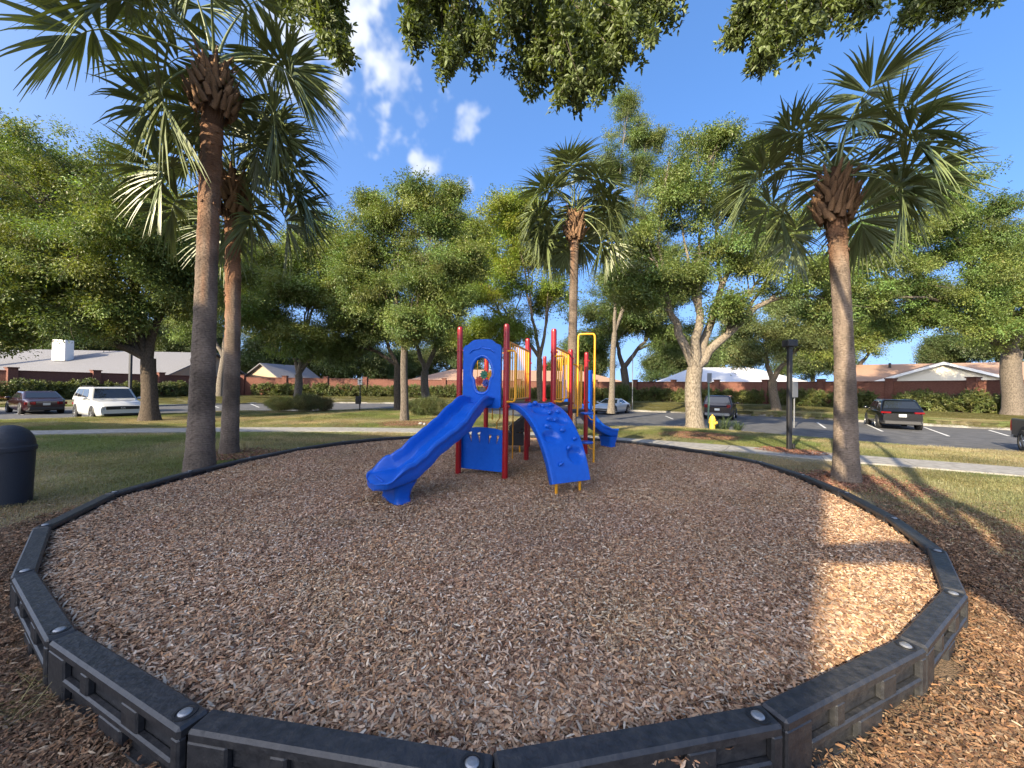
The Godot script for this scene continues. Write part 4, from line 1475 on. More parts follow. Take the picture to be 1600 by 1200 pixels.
func materials() -> void:
	M.leaf = leafmat(0.5, 0.85)
	M.frondmat = leafmat(0.42, 0.4)
	M.vrough = leafmat(0.9, 0.0)
	M.vrough.backlight_enabled = false
	M.bark = grain([Color(0.42, 0.40, 0.38), Color(0.85, 0.83, 0.80), Color(1, 1, 1)], 0.9, 0.03, 0.95, 14.0, 3, true, Vector3(1, 0.35, 1))
	M.palm_skin = grain([Color(0.52, 0.50, 0.48), Color(0.82, 0.80, 0.78), Color(1, 1, 1)], 0.7, 0.03, 0.97, 22.0, 21, true, Vector3(0.45, 2.4, 0.45))
	M.boot = grain([Color(0.45, 0.42, 0.40), Color(0.85, 0.82, 0.80), Color(1, 1, 1)], 0.35, 0.04, 0.97, 20.0, 23, true, Vector3(2.2, 0.6, 2.2))
	M.clump = [leaf_clump(1, 400, Vector3(2.0, 1.4, 2.0), 0.225, 0.13), leaf_clump(2, 60, Vector3(1, 0.85, 1), 0.42, 0.24)]
	M.frond_el = [75.0, 50.0, 25.0, 0.0, -25.0, -48.0]
	M.frond = []
	for k in 6:
		for s in 2: M.frond.append(frond_mesh(M.frond_el[k], 40 + k * 2 + s))
	M.red = grain([lin(0.21, 0.005, 0.009), lin(0.27, 0.007, 0.011), lin(0.31, 0.016, 0.018)], 0.5, 0.02, 0.28, 0.4, 34)
	M.blue = grain([lin(0.002, 0.070, 0.40), lin(0.003, 0.085, 0.47), lin(0.004, 0.092, 0.49), lin(0.022, 0.125, 0.53)], 0.8, 0.02, 0.32, 0.6, 33)
	M.yellow = mat(lin(0.70, 0.31, 0.012), 0.35)
	M.deck = mat(lin(0.025, 0.022, 0.022), 0.7)
	M.gear_red = mat(lin(0.42, 0.05, 0.03), 0.5)
	M.gear_blue = mat(lin(0.03, 0.07, 0.35), 0.5)
	M.gear_green = mat(lin(0.03, 0.20, 0.12), 0.5)
	M.gear_grey = mat(lin(0.15, 0.14, 0.13), 0.5)
	M.border = grain([lin(0.014, 0.015, 0.017), lin(0.024, 0.025, 0.028), lin(0.034, 0.034, 0.036), lin(0.055, 0.052, 0.048)], 0.9, 0.022, 0.42, 1.6, 31)
	M.galv = mat(lin(0.34, 0.345, 0.35), 0.45, 0.7)
	M.black = mat(lin(0.012, 0.012, 0.013), 0.5)
	M.blackmetal = mat(lin(0.014, 0.014, 0.016), 0.42)
	M.rubber = mat(lin(0.018, 0.018, 0.018), 0.85)
	M.darkplastic = mat(lin(0.03, 0.03, 0.032), 0.6)
	M.alloy = mat(lin(0.55, 0.56, 0.57), 0.3, 0.85)
	M.carglass = mat(lin(0.012, 0.015, 0.018), 0.04)
	M.carglass.metallic_specular = 0.8
	M.lampglass = mat(lin(0.35, 0.36, 0.38), 0.1)
	M.tail = mat(lin(0.15, 0.006, 0.008), 0.12)
	M.plate = mat(lin(0.6, 0.62, 0.6), 0.5)
	M.white = mat(lin(0.75, 0.74, 0.70), 0.7)
	M.mulch = grain([lin(0.16, 0.09, 0.05), lin(0.28, 0.165, 0.098), lin(0.38, 0.235, 0.145)], 0.6, 0.06, 0.95, 10.0, 41)
	M.vstuff = mat(Color.WHITE, 0.85)
	M.vstuff.vertex_color_use_as_albedo = true
	M.vstuff.cull_mode = BaseMaterial3D.CULL_DISABLED
	M.lawn = grain([Color(0.62, 0.64, 0.60), Color(0.88, 0.88, 0.86), Color(1, 1, 1)], 0.8, 0.05, 0.95, 8.0, 51, true)
	M.asphalt = grain([lin(0.045, 0.046, 0.050), lin(0.075, 0.076, 0.080), lin(0.115, 0.115, 0.115)], 5.0, 0.012, 0.9, 3.0, 61)
	M.concrete = grain([lin(0.17, 0.16, 0.145), lin(0.25, 0.24, 0.22), lin(0.32, 0.305, 0.28)], 1.8, 0.015, 0.9, 2.0, 71)
	M.paintline = grain([lin(0.42, 0.42, 0.41), lin(0.68, 0.68, 0.66)], 0.6, 0.04, 0.8, 0.0, 81)
	M.brick = grain([lin(0.085, 0.036, 0.028), lin(0.16, 0.065, 0.046), lin(0.25, 0.12, 0.085)], 1.6, 0.03, 0.95, 6.0, 91, false, Vector3(0.6, 2.0, 0.6))
	M.brickcap = grain([lin(0.08, 0.036, 0.028), lin(0.15, 0.068, 0.05)], 0.8, 0.03, 0.95, 3.0, 92)
	M.roof_grey = grain([lin(0.11, 0.11, 0.12), lin(0.165, 0.165, 0.18), lin(0.23, 0.23, 0.245)], 2.2, 0.05, 0.9, 3.0, 93)
	M.roof_tan = grain([lin(0.22, 0.125, 0.08), lin(0.31, 0.19, 0.125), lin(0.40, 0.27, 0.19)], 2.2, 0.05, 0.9, 3.0, 94)
	M.roof_white = grain([lin(0.42, 0.43, 0.45), lin(0.54, 0.54, 0.55)], 3.0, 0.02, 0.8, 1.0, 95)
	M.stucco_tan = grain([lin(0.38, 0.29, 0.20), lin(0.45, 0.35, 0.25)], 2.0, 0.04, 0.95, 2.0, 96)
	M.stucco_cream = grain([lin(0.60, 0.55, 0.44), lin(0.68, 0.63, 0.52)], 2.0, 0.04, 0.95, 2.0, 97)
	M.hydrant = mat(lin(0.72, 0.45, 0.06), 0.5)
	M.signgrey = mat(lin(0.20, 0.205, 0.21), 0.6, 0.2)
	M.signgreen = mat(lin(0.12, 0.2, 0.14), 0.6)
	M.can = grain([lin(0.010, 0.013, 0.020), lin(0.018, 0.022, 0.032)], 0.4, 0.04, 0.55, 4.0, 98)

func setting() -> void:
	for q in NEAR: lot_poly.append(Vector2(q[0], q[1]))
	for q in FAR: lot_poly.append(Vector2(q[0], q[1]))
	var g := MB.new()
	g.quad(P(-700, -500, -1.05), P(700, -500, -1.05), P(700, 1200, -1.05), P(-700, 1200, -1.05), Vector3.UP)
	g.col = Color(0.1, 0.1, 0.05)
	structure("ground", g, grain([lin(0.07, 0.075, 0.03), lin(0.12, 0.11, 0.05)], 9.0, 0.02, 0.95, 0.0, 52))
	# lawn: a grid that follows the slopes and stops at the kerbs
	var lw := MB.new()
	var st := 0.45
	var x0 := -46.0
	var z0 := -12.0
	var nx := 178
	var nz := 98
	var hs := []
	var cs := []
	for j in nz + 1:
		var rh := PackedFloat32Array()
		var rc := PackedColorArray()
		for i in nx + 1:
			var x := x0 + i * st
			var z := z0 + j * st
			var y := ground_y(x, z)
			if in_ring(x, z, -0.25): y = minf(y, -0.22)
			rh.append(y)
			rc.append(lawn_col(x, z))
		hs.append(rh)
		cs.append(rc)
	for j in nz:
		for i in nx:
			var q := [P(x0 + i * st, z0 + j * st, hs[j][i]), P(x0 + (i + 1) * st, z0 + j * st, hs[j][i + 1]), P(x0 + (i + 1) * st, z0 + (j + 1) * st, hs[j + 1][i + 1]), P(x0 + i * st, z0 + (j + 1) * st, hs[j + 1][i])]
			if q[0].y < -0.9 and q[1].y < -0.9 and q[2].y < -0.9 and q[3].y < -0.9: continue
			lw.col = cs[j][i]
			lw.quad(q[0], q[1], q[2], q[3], Vector3.UP)
	structure("lawn", lw, M.lawn)
	# car park
	var lt := MB.new()
	lt.quad(P(-75, 2, LOT), P(75, -20, LOT), P(75, 62, LOT), P(-75, 62, LOT), Vector3.UP)
	var lot := structure("car_park", lt, M.asphalt)
	for s in [[1277, 660, 1290, 669], [1353, 662.5, 1379, 674], [1444, 667.5, 1483, 681.5], [1400, 696, 1431, 708], [1545, 672, 1576, 681], [1552, 708, 1600, 719.5], [22, 645.5, 36, 648], [327, 632, 342, 637], [389, 630, 405, 636.5], [1040, 650, 1052, 655]]:
		var a := gp(s[0], s[1], LOT + 0.005)
		var b := gp(s[2], s[3], LOT + 0.005)
		var d := (b - a).normalized().cross(Vector3.UP) * 0.055
		var ln := MB.new()
		ln.quad(a - d, a + d, b + d, b - d, Vector3.UP)
		part("parking_line", ln, M.paintline, lot)
	# kerbs
	for ln in [NEAR, FAR]:
		var kb := MB.new()
		var sm := smooth_line(ln, 1.0)
		for i in sm.size() - 1:
			var a := P(sm[i][0], sm[i][1])
			var b := P(sm[i + 1][0], sm[i + 1][1])
			var d := (b - a).normalized()
			kb.box((a + b) * 0.5 + Vector3.UP * (LOT + 0.03), Vector3(a.distance_to(b) + 0.02, 0.24, 0.18), 0.02, Basis(d, Vector3.UP, d.cross(Vector3.UP)))
		structure("kerb", kb, M.concrete)
	# far verge between car park and walls
	var vg := MB.new()
	var sm2 := smooth_line(FAR, 1.2)
	for i in sm2.size() - 1:
		var prev := []
		for k in 8:
			var u := k / 7.0
			var row := []
			for e in 2:
				var q := Vector2(sm2[i + e][0], sm2[i + e][1])
				var dd := (q - Vector2(-4, 22)).normalized()
				var o := q + dd * u * 16.0
				row.append(P(o.x, o.y, lerpf(LOT + 0.12, 0.12, smoothstep(0.0, 0.45, u)) + 0.04 * noise.get_noise_2d(o.x * 10, o.y * 10)))
			if k > 0:
				vg.col = lawn_col(row[0].x * 0.6, -row[0].z * 0.6).lerp(Color(0.15, 0.14, 0.045), 0.5)
				vg.quad(prev[0], prev[1], row[1], row[0], Vector3.UP)
			prev = row
	structure("verge", vg, M.lawn)
	# footpath of separate slabs
	var sw := smooth_line(WALK, 0.5)
	var walk := Node3D.new()
	walk.name = "footpath"
	walk.set_meta("kind", "structure")
	add_child(walk)
	var acc := [sw[0]]
	for q in sw:
		if Vector2(q[0], q[1]).distance_to(Vector2(acc[-1][0], acc[-1][1])) >= 1.5: acc.append(q)
	for i in acc.size() - 1:
		var a := Vector2(acc[i][0], acc[i][1])
		var b := Vector2(acc[i + 1][0], acc[i + 1][1])
		var pa := Vector2(acc[maxi(i - 1, 0)][0], acc[maxi(i - 1, 0)][1])
		var pb := Vector2(acc[mini(i + 2, acc.size() - 1)][0], acc[mini(i + 2, acc.size() - 1)][1])
		var na := (b - pa).normalized().orthogonal() * 0.62
		var nb := (pb - a).normalized().orthogonal() * 0.62
		var t := (b - a).normalized() * 0.006
		var ya := lawn_y(a.x, a.y) + 0.03
		var yb := lawn_y(b.x, b.y) + 0.03
		var mb := MB.new()
		var q := [P(a.x + t.x + na.x, a.y + t.y + na.y, ya), P(a.x + t.x - na.x, a.y + t.y - na.y, ya), P(b.x - t.x - nb.x, b.y - t.y - nb.y, yb), P(b.x - t.x + nb.x, b.y - t.y + nb.y, yb)]
		mb.quad(q[0], q[1], q[2], q[3], Vector3.UP)
		for k in 4: mb.quad(q[k], q[(k + 1) % 4], q[(k + 1) % 4] + Vector3.DOWN * 0.12, q[k] + Vector3.DOWN * 0.12, (q[k] + q[(k + 1) % 4]) * 0.5 - (q[0] + q[2]) * 0.5)
		part("slab", mb, M.concrete, walk)
	# mulch bed inside the ring
	var ml := MB.new()
	var ctr := Vector2(-0.1, 6.75)
	var rings := 22
	var grid := []
	for r in rings + 1:
		var row := []
		for k in 81:
			var u := fmod(k, 80) / 80.0 * RING.size()
			var a := Vector2(RING[int(u) % RING.size()][0], RING[int(u) % RING.size()][1])
			var b := Vector2(RING[(int(u) + 1) % RING.size()][0], RING[(int(u) + 1) % RING.size()][1])
			var e := a.lerp(b, u - floorf(u))
			var p := ctr.lerp(e, maxf(0.002, float(r) / rings) * 0.992)
			row.append(P(p.x, p.y, mulch_y(p.x, p.y)))
		grid.append(row)
	ml.loft(grid, false, false, false)
	structure("mulch_bed", ml, M.mulch)
	# walls
	wall_run("shaded brick wall behind the parked dark sedan", [[-52.0, 20.0], [-41.0, 31.5], [-37.5, 41.0], [-35.0, 50.0]], -0.1, 2.45)
	wall_run("brick wall along the far end of the car park", [[-35.0, 50.0], [-20.0, 52.5], [-4.0, 53.0], [16.0, 50.0]], -0.1, 2.5)
	wall_run("sunlit red brick wall behind the black rear-facing crossover", [[16.0, 50.0], [27.7, 42.0], [33.0, 33.5], [36.0, 24.0], [42.0, 14.0]], -0.1, 2.55)
	# houses
	var h1 := house("house with large grey shingle roof, tan gable and white chimney", P(-63, 52, -0.1), 0.10, 42, 17, 2.7, 6.0, M.roof_grey, M.stucco_tan)
	var ch := MB.new()
	ch.box(Vector3(6.0, 5.6, 4.2), Vector3(1.5, 2.6, 1.1), 0.03)
	part("chimney", ch, M.white, h1)
	var chc := MB.new()
	chc.box(Vector3(6.0, 6.7, 4.2), Vector3(1.3, 0.1, 1.14), 0.01)
	part("chimney_vent", chc, M.black, h1)
	var gb := MB.new()
	gb.extrude(PackedVector2Array([Vector2(-5.6, 2.5), Vector2(5.6, 2.5), Vector2(0, 4.9)]), 0.2, Transform3D(Basis(), Vector3(-3.4, 0, 10.8)))
	gb.box(Vector3(-3.4, 1.3, 10.6), Vector3(9.6, 2.6, 0.6), 0.01)
	part("gable_wall", gb, M.stucco_tan, h1)
	var gr := MB.new()
	for s in [-1.0, 1.0]:
		gr.quad(Vector3(-3.4, 5.15, 11.4), Vector3(-3.4, 5.15, 3.0), Vector3(-3.4 + s * 6.2, 2.45, 8.6), Vector3(-3.4 + s * 6.2, 2.45, 11.4), Vector3(s, 2, 0))
		gr.quad(Vector3(-3.4, 5.15, 11.4), Vector3(-3.4, 4.97, 11.4), Vector3(-3.4 + s * 6.2, 2.27, 11.4), Vector3(-3.4 + s * 6.2, 2.45, 11.4), Vector3(0, 0, 1))
	part("gable_roof", gr, M.roof_grey, h1)
	var h2 := house("house with tan shingle roof, cream front gable and skylight", P(50, 40.5, -0.1), -0.62, 22, 12, 2.9, 4.95, M.roof_tan, M.stucco_cream)
	var g2 := MB.new()
	g2.extrude(PackedVector2Array([Vector2(-4.6, 2.75), Vector2(4.6, 2.75), Vector2(0, 4.45)]), 0.2, Transform3D(Basis(), Vector3(-4.8, 0, 7.0)))
	g2.box(Vector3(-4.8, 1.4, 6.8), Vector3(8.4, 2.8, 0.5), 0.01)
	part("gable_wall", g2, M.stucco_cream, h2)
	var g3 := MB.new()
	for s in [-1.0, 1.0]:
		g3.quad(Vector3(-4.8, 4.68, 7.5), Vector3(-4.8, 4.68, 1.0), Vector3(-4.8 + s * 5.2, 2.72, 5.8), Vector3(-4.8 + s * 5.2, 2.72, 7.5), Vector3(s, 2, 0))
	part("gable_roof", g3, M.roof_tan, h2)
	var g4 := MB.new()
	for s in [-1.0, 1.0]:
		g4.quad(Vector3(-4.8, 4.7, 7.52), Vector3(-4.8, 4.45, 7.52), Vector3(-4.8 + s * 5.2, 2.48, 7.52), Vector3(-4.8 + s * 5.2, 2.74, 7.52), Vector3(0, 0, 1))
	part("gable_trim", g4, M.white, h2)
	var sk := MB.new()
	sk.box(Vector3(4.6, 4.15, 2.9), Vector3(1.1, 0.12, 1.2), 0.02, Basis(Vector3.RIGHT, 0.33))
	part("skylight", sk, M.carglass, h2)
	var vt := MB.new()
	vt.lathe([Vector2(0.12, 4.5), Vector2(0.12, 5.0), Vector2(0.0, 5.02)], 10, Transform3D(Basis(), Vector3(-7.6, 0, 1.4)))
	part("roof_vent", vt, M.black, h2)
	var wb := MB.new()
	wb.box(Vector3(9.6, 2.6, 4.6), Vector3(3.2, 5.2, 4.0), 0.02)
	part("chimney", wb, M.stucco_cream, h2)
	house("low house with white hipped roof behind the brick wall", P(31.5, 58, -0.1), -0.25, 17, 12, 3.0, 5.1, M.roof_white, M.stucco_cream, 5.0)
	house("house with tan hipped roof seen through the play structure", P(1.0, 68, -0.1), 0.03, 34, 12, 2.9, 4.75, M.roof_tan, M.stucco_cream, 6.0)
	house("small house with steep grey gable roof beyond the shaded wall", P(-38.0, 64, -0.1), 1.3, 8, 7, 2.8, 5.0, M.roof_grey, M.stucco_tan)
	# the tall block behind the photographer whose shade lies over the mulch
	var bd := thing("apartment_block", "tall plain building whose straight shadow covers most of the mulch", "building", P(-13.3, -16.1, -0.3))
	var dir := P(-0.97, 0.24).normalized()
	var nrm := P(-0.24, -0.97).normalized()
	var bs := Basis(dir, Vector3.UP, dir.cross(Vector3.UP))
	var back := P(-0.66, -0.75) * 10.0
	var plan := PackedVector2Array()
	for q in [Vector3.ZERO, dir * 28.0, dir * 28.0 + back, back]: plan.append(Vector2(q.x, q.z))
	var wl := MB.new()
	wl.extrude(plan, 15.6, Transform3D(Basis(Vector3.RIGHT, PI / 2), Vector3(0, 7.8, 0)))
	part("wall", wl, M.stucco_cream, bd)
	var rf := MB.new()
	rf.extrude(plan, 0.2, Transform3D(Basis(Vector3.RIGHT, PI / 2), Vector3(0, 15.7, 0)))
	part("roof", rf, M.roof_grey, bd)
	for i in 7:
		for f in 5:
			var wn := MB.new()
			wn.box(dir * (2.5 + i * 3.8) - nrm * 0.01 + Vector3.UP * (1.6 + f * 2.9), Vector3(1.5, 1.4, 0.08), 0.02, bs)
			part("window", wn, M.carglass, bd)

func mulch_y(x: float, z: float) -> float:
	var hollow := 0.06 * exp(-Vector2(x + 1.75, z - 4.75).length_squared() / 0.22) + 0.04 * exp(-Vector2(x - 0.95, z - 5.35).length_squared() / 0.25)
	return -hollow + 0.03 * noise.get_noise_2d(x * 35.0, z * 35.0) + 0.012 * noise.get_noise_2d(x * 120.0 + 50, z * 120.0) - 0.01

# ------------------------------------------------------------------ plastic border round the mulch
func border() -> void:
	var top := 0.08
	for i in RING.size():
		var a := P(RING[i][0], RING[i][1], top)
		var b := P(RING[(i + 1) % RING.size()][0], RING[(i + 1) % RING.size()][1], top)
		var d := (b - a).normalized()
		var L := a.distance_to(b)
		var nr := d.cross(Vector3.UP).normalized()
		var c := P(-0.1, 6.75, top)
		if nr.dot((a + b) * 0.5 - c) < 0: nr = -nr
		var bs := Basis(d, Vector3.UP, d.cross(Vector3.UP))
		var so := 1.0 if bs.z.dot(nr) > 0 else -1.0
		var t := thing("border_timber", "black moulded plastic border timber edging the mulch circle", "border timber", a, 0.0, "plastic border timbers round the mulch")
		t.basis = bs
		var mb := MB.new()
		var H := 0.31
		var x0 := 0.045
		var x1 := L + 0.03
		var w := 0.062
		# core, then proud frame that leaves pockets on both faces
		mb.box(Vector3((x0 + x1) * 0.5, -H * 0.5, 0), Vector3(x1 - x0 - 0.05, H - 0.03, 0.05), 0.0)
		mb.box(Vector3((x0 + x1) * 0.5, -0.028, 0), Vector3(x1 - x0, 0.056, w * 2), 0.013)
		mb.box(Vector3((x0 + x1) * 0.5, -H + 0.015, 0), Vector3(x1 - x0, 0.03, w * 2), 0.008)
		for s in [-1.0, 1.0]:
			var z: float = s * (w - 0.02)
			var fb := func(ua: float, ub: float, ya: float, yb: float) -> void:
				mb.box(Vector3(lerpf(x0, x1, (ua + ub) * 0.5), -(ya + yb) * 0.5, z), Vector3((ub - ua) * (x1 - x0), yb - ya, 0.04), 0.009)
			fb.call(0.0, 0.15, 0.045, 0.29)
			fb.call(0.955, 1.0, 0.045, 0.29)
			fb.call(0.145, 0.96, 0.150, 0.190)
			fb.call(0.30, 0.36, 0.045, 0.155)
			fb.call(0.63, 0.74, 0.045, 0.155)
			fb.call(0.46, 0.63, 0.185, 0.29)
		part("body", mb, M.border, t)
		var cp := MB.new()
		cp.lathe([Vector2(0.027, 0.0), Vector2(0.027, 0.004), Vector2(0.020, 0.009), Vector2(0.0, 0.012)], 18, Transform3D(Basis(), Vector3(x1 - 0.075, 0.0005, 0)))
		part("stake_cap", cp, M.galv, t)
		var rc := MB.new()
		rc.lathe([Vector2(0.046, 0.0), Vector2(0.046, 0.004), Vector2(0.036, 0.004), Vector2(0.034, 0.0)], 18, Transform3D(Basis(), Vector3(x1 - 0.075, 0.0, 0)))
		part("stake_collar", rc, M.black, t)

func vegetation() -> void:
	# palms
	palm("tall palm at the edge of the mulch, standing in front of a shorter palm", gp(312, 738, -0.08), 0.205, dp(333, 162, 7.05), 0.165, 21, 1, 0.36, 1.06, 0.5)
	palm("shorter palm growing behind the tall palm beside the mulch", gp(358, 713, -0.1), 0.17, dp(363, 322, 8.6), 0.145, 19, 2, 0.50, 0.98, 0.7)
	palm("sunlit palm standing directly behind the play structure", P(1.97, 12.9, -0.15), 0.20, dp(898, 366, 12.9), 0.14, 34, 3, 0.10, 1.0, 0.9)
	palm("palm with broad dark fan leaves beside the black lamp post", gp(1322, 755, -0.08), 0.18, dp(1305, 330, 7.35), 0.145, 21, 4, 0.20, 0.92, 0.3)
	var pale := Color(0.26, 0.235, 0.20)
	var dark := Color(0.12, 0.10, 0.08)
	var oak := Color(0.13, 0.17, 0.052)
	var elm := Color(0.205, 0.25, 0.078)
	# left: spreading oak behind the white SUV
	tree("oak_tree", "spreading oak with dark trunk beside the parked white SUV", dp(234, 654, 18.6), 0.33, dp(232, 560, 18.6), [[40, 440, 17, 110], [120, 400, 17.5, 110], [200, 360, 17, 100], [-40, 400, 17, 120], [-60, 300, 18, 110], [60, 300, 19, 110], [150, 290, 20, 90], [260, 420, 19, 70], [290, 470, 19, 55], [120, 490, 17, 60], [0, 500, 16.5, 55], [280, 350, 20, 70], [-120, 470, 17, 90], [200, 480, 18, 45]], {"bark": Color(0.13, 0.105, 0.08), "green": elm, "density": 1.15, "clump": 0.52})
	tree("oak_tree", "tall oak rising behind the spreading oak near the grey roofed house", dp(-60, 600, 44), 0.4, dp(-40, 480, 44), [[-30, 260, 40, 60], [40, 275, 42, 50], [110, 300, 44, 55], [20, 380, 44, 95], [180, 330, 46, 55], [-100, 330, 44, 90]], {"green": elm, "bark": dark, "clump": 0.8})
	tree("oak_tree", "pale trunked tree growing beside the far wall behind both palms", dp(343, 622, 44), 0.38, dp(348, 560, 44), [[320, 480, 44, 60], [390, 470, 44, 60], [350, 420, 45, 60], [420, 430, 46, 50], [290, 430, 45, 50]], {"green": elm, "bark": pale, "clump": 0.75})
	tree("oak_tree", "pale trunked tree in a planted island with low shrubs", dp(465, 634, 27.5), 0.27, dp(466, 585, 27.5), [[420, 490, 27, 55], [480, 450, 27, 65], [540, 480, 27, 50], [440, 400, 28, 55], [500, 380, 28, 50], [395, 385, 29, 38], [555, 395, 28, 42], [400, 440, 28, 45], [470, 520, 26.5, 40], [530, 420, 28, 45]], {"green": elm, "bark": pale, "clump": 0.6})
	tree("oak_tree", "slim straight grey trunked tree in a small mulch patch by the path", dp(632, 660, 18.8), 0.19, dp(632, 540, 18.8), [[590, 470, 18.5, 55], [650, 450, 18, 60], [700, 480, 18.5, 45], [620, 390, 19, 60], [670, 350, 19, 45], [650, 300, 19, 28, 0.9], [590, 340, 19, 40], [700, 420, 19, 45], [560, 420, 19, 40], [640, 520, 18, 35], [545, 385, 20, 36], [735, 400, 19.5, 34], [695, 340, 19.5, 30], [580, 395, 19, 30], [705, 300, 20, 14], [575, 310, 20, 16]], {"green": elm, "bark": Color(0.20, 0.175, 0.15), "clump": 0.42, "density": 1.05})
	tree("oak_tree", "dark leaning tree behind the slim straight trunk", dp(622, 640, 27), 0.24, dp(619, 570, 27), [[560, 500, 27, 45], [600, 510, 27, 40], [580, 440, 28, 45], [530, 540, 27, 30]], {"green": oak, "bark": dark, "clump": 0.55})
	tree("oak_tree", "pale forked tree behind the round green shrub", dp(666, 634, 33), 0.36, dp(663, 580, 33), [[640, 500, 33, 45], [690, 500, 32, 45], [720, 540, 32, 30], [665, 440, 34, 50], [730, 460, 33, 45], [700, 400, 34, 40], [745, 365, 34, 36], [560, 470, 34, 40]], {"green": elm, "bark": pale, "clump": 0.65})
	tree("leafy_tree", "bright yellow green tree with thin bare stems behind the slide", dp(845, 640, 27), 0.22, dp(842, 560, 27), [[740, 390, 27, 55], [790, 350, 27, 50], [830, 400, 28, 50], [770, 450, 27, 55], [720, 450, 28, 40], [830, 330, 28, 40], [860, 470, 28, 40], [790, 520, 27, 40], [740, 520, 28, 30], [870, 400, 29, 35]], {"green": Color(0.25, 0.30, 0.045), "bark": Color(0.22, 0.18, 0.13), "clump": 0.55, "density": 0.95})
	tree("oak_tree", "big oak with thick pale forking limbs beside the fire hydrant", dp(1086, 678, 17.3), 0.37, dp(1084, 575, 17.3), [[1010, 470, 17, 45], [980, 430, 17, 40], [1060, 430, 17, 50], [1120, 400, 17.5, 55], [1060, 330, 17.5, 55], [1130, 300, 18, 50], [1110, 230, 18, 36], [1040, 260, 18, 40], [1190, 340, 18, 50], [1200, 420, 17, 50], [1260, 440, 16.5, 45], [1310, 470, 16.5, 38], [1240, 370, 17, 50], [1140, 490, 17, 30], [1180, 250, 18.5, 40], [1010, 380, 17.5, 40]], {"green": Color(0.17, 0.22, 0.065), "bark": Color(0.34, 0.295, 0.24), "clump": 0.42, "density": 0.72})
	tree("leafy_tree", "tall thin open crowned tree behind the sunlit palm", dp(955, 640, 26), 0.2, dp(960, 520, 26), [[1000, 200, 26, 32], [985, 160, 26, 20], [960, 260, 26, 42], [1020, 260, 26, 38], [950, 340, 26, 45], [1010, 330, 26, 42], [960, 420, 26, 45], [1030, 400, 26, 36], [1000, 460, 26, 40], [1015, 215, 26, 24]], {"green": Color(0.20, 0.24, 0.085), "bark": pale, "clump": 0.36, "density": 0.42})
	tree("oak_tree", "rounded tree on the verge behind the silver sports car", dp(978, 632, 42), 0.45, dp(976, 575, 42), [[940, 500, 42, 50], [1000, 490, 42, 50], [970, 450, 43, 45], [1040, 530, 42, 40], [920, 540, 42, 32], [1030, 470, 43, 40]], {"green": oak, "bark": Color(0.16, 0.14, 0.12), "clump": 0.75})
	tree("oak_tree", "low gnarled tree on the verge in front of the white roofed house", dp(1214, 648, 33), 0.36, dp(1207, 595, 33), [[1170, 545, 33, 32], [1210, 520, 33, 36], [1255, 530, 33, 36], [1290, 500, 33, 34], [1150, 510, 33, 30], [1230, 480, 34, 35]], {"green": Color(0.18, 0.21, 0.085), "bark": Color(0.24, 0.20, 0.16), "clump": 0.6, "density": 0.6})
	tree("oak_tree", "massive spreading oak with thick mottled trunk at the edge of the verge", dp(1584, 655, 25.5), 0.52, dp(1582, 548, 25.5), [[1500, 455, 24, 50], [1560, 440, 24, 55], [1455, 485, 24, 42], [1525, 510, 23.5, 34], [1595, 500, 24, 45], [1640, 460, 24, 80], [1415, 505, 25, 30], [1630, 370, 25, 75], [1330, 400, 23, 48], [1400, 365, 23, 60], [1470, 340, 24, 54], [1350, 465, 23, 42], [1420, 440, 24, 50], [1500, 390, 25, 50], [1400, 305, 24, 38], [1480, 285, 25, 36], [1535, 330, 25, 40], [1300, 440, 22.5, 34]], {"green": Color(0.17, 0.225, 0.06), "bark": Color(0.22, 0.19, 0.16), "clump": 0.5, "density": 1.0})
	tree("oak_tree", "yellowish bushy tree between the palm trunk and the tan roofed house", dp(1330, 622, 47), 0.4, dp(1330, 585, 47), [[1295, 545, 47, 30], [1345, 530, 47, 30], [1330, 500, 48, 34], [1378, 520, 48, 26], [1270, 520, 48, 34]], {"green": Color(0.21, 0.25, 0.06), "bark": dark, "clump": 0.8})
	# far trees beyond the houses
	var far := [[60, 520, 70, 60], [160, 530, 74, 45], [-40, 500, 72, 70], [240, 540, 76, 45], [300, 530, 78, 40], [400, 560, 70, 35], [500, 565, 76, 34], [560, 560, 72, 38], [620, 570, 80, 30], [700, 555, 82, 40], [900, 560, 84, 34], [1060, 560, 74, 36], [1130, 545, 80, 34], [1270, 555, 78, 40], [1470, 545, 76, 20], [1560, 530, 70, 40]]
	var names := ["dark round tree behind the grey roof", "dark tree beyond the white chimney", "broad dark tree at the end of the grey roof", "dark tree past the grey roof's far end", "leafy tree between the grey roof and the palm", "bushy dark tree beside the small grey gable", "low tree behind the far brick wall", "tree above the far brick wall near the dog waste post", "small tree behind the slim grey trunk", "round tree behind the entry panel", "round tree beyond the tan hipped roof", "dark tree left of the white hipped roof", "tree rising over the white hipped roof", "tree between the white roof and the tan roof", "little tree peeking over the tan roof ridge", "broad tree behind the cream chimney wall"]
	for i in far.size():
		var f: Array = far[i]
		tree("distant_tree", names[i], dp(f[0], 607 + (f[0] - 800) * 0.013, f[2]), 0.4, dp(f[0], f[1] + 25, f[2]), [[f[0], f[1], f[2], f[3]], [f[0] - f[3] * 0.8, f[1] + 14, f[2], f[3] * 0.7], [f[0] + f[3] * 0.8, f[1] + 12, f[2], f[3] * 0.7], [f[0] + f[3] * 0.3, f[1] - f[3] * 0.5, f[2], f[3] * 0.6]], {"green": Color(0.10, 0.13, 0.045), "bark": dark, "clump": 1.1, "density": 1.1, "group": "trees beyond the houses"})
	overhead_oak()
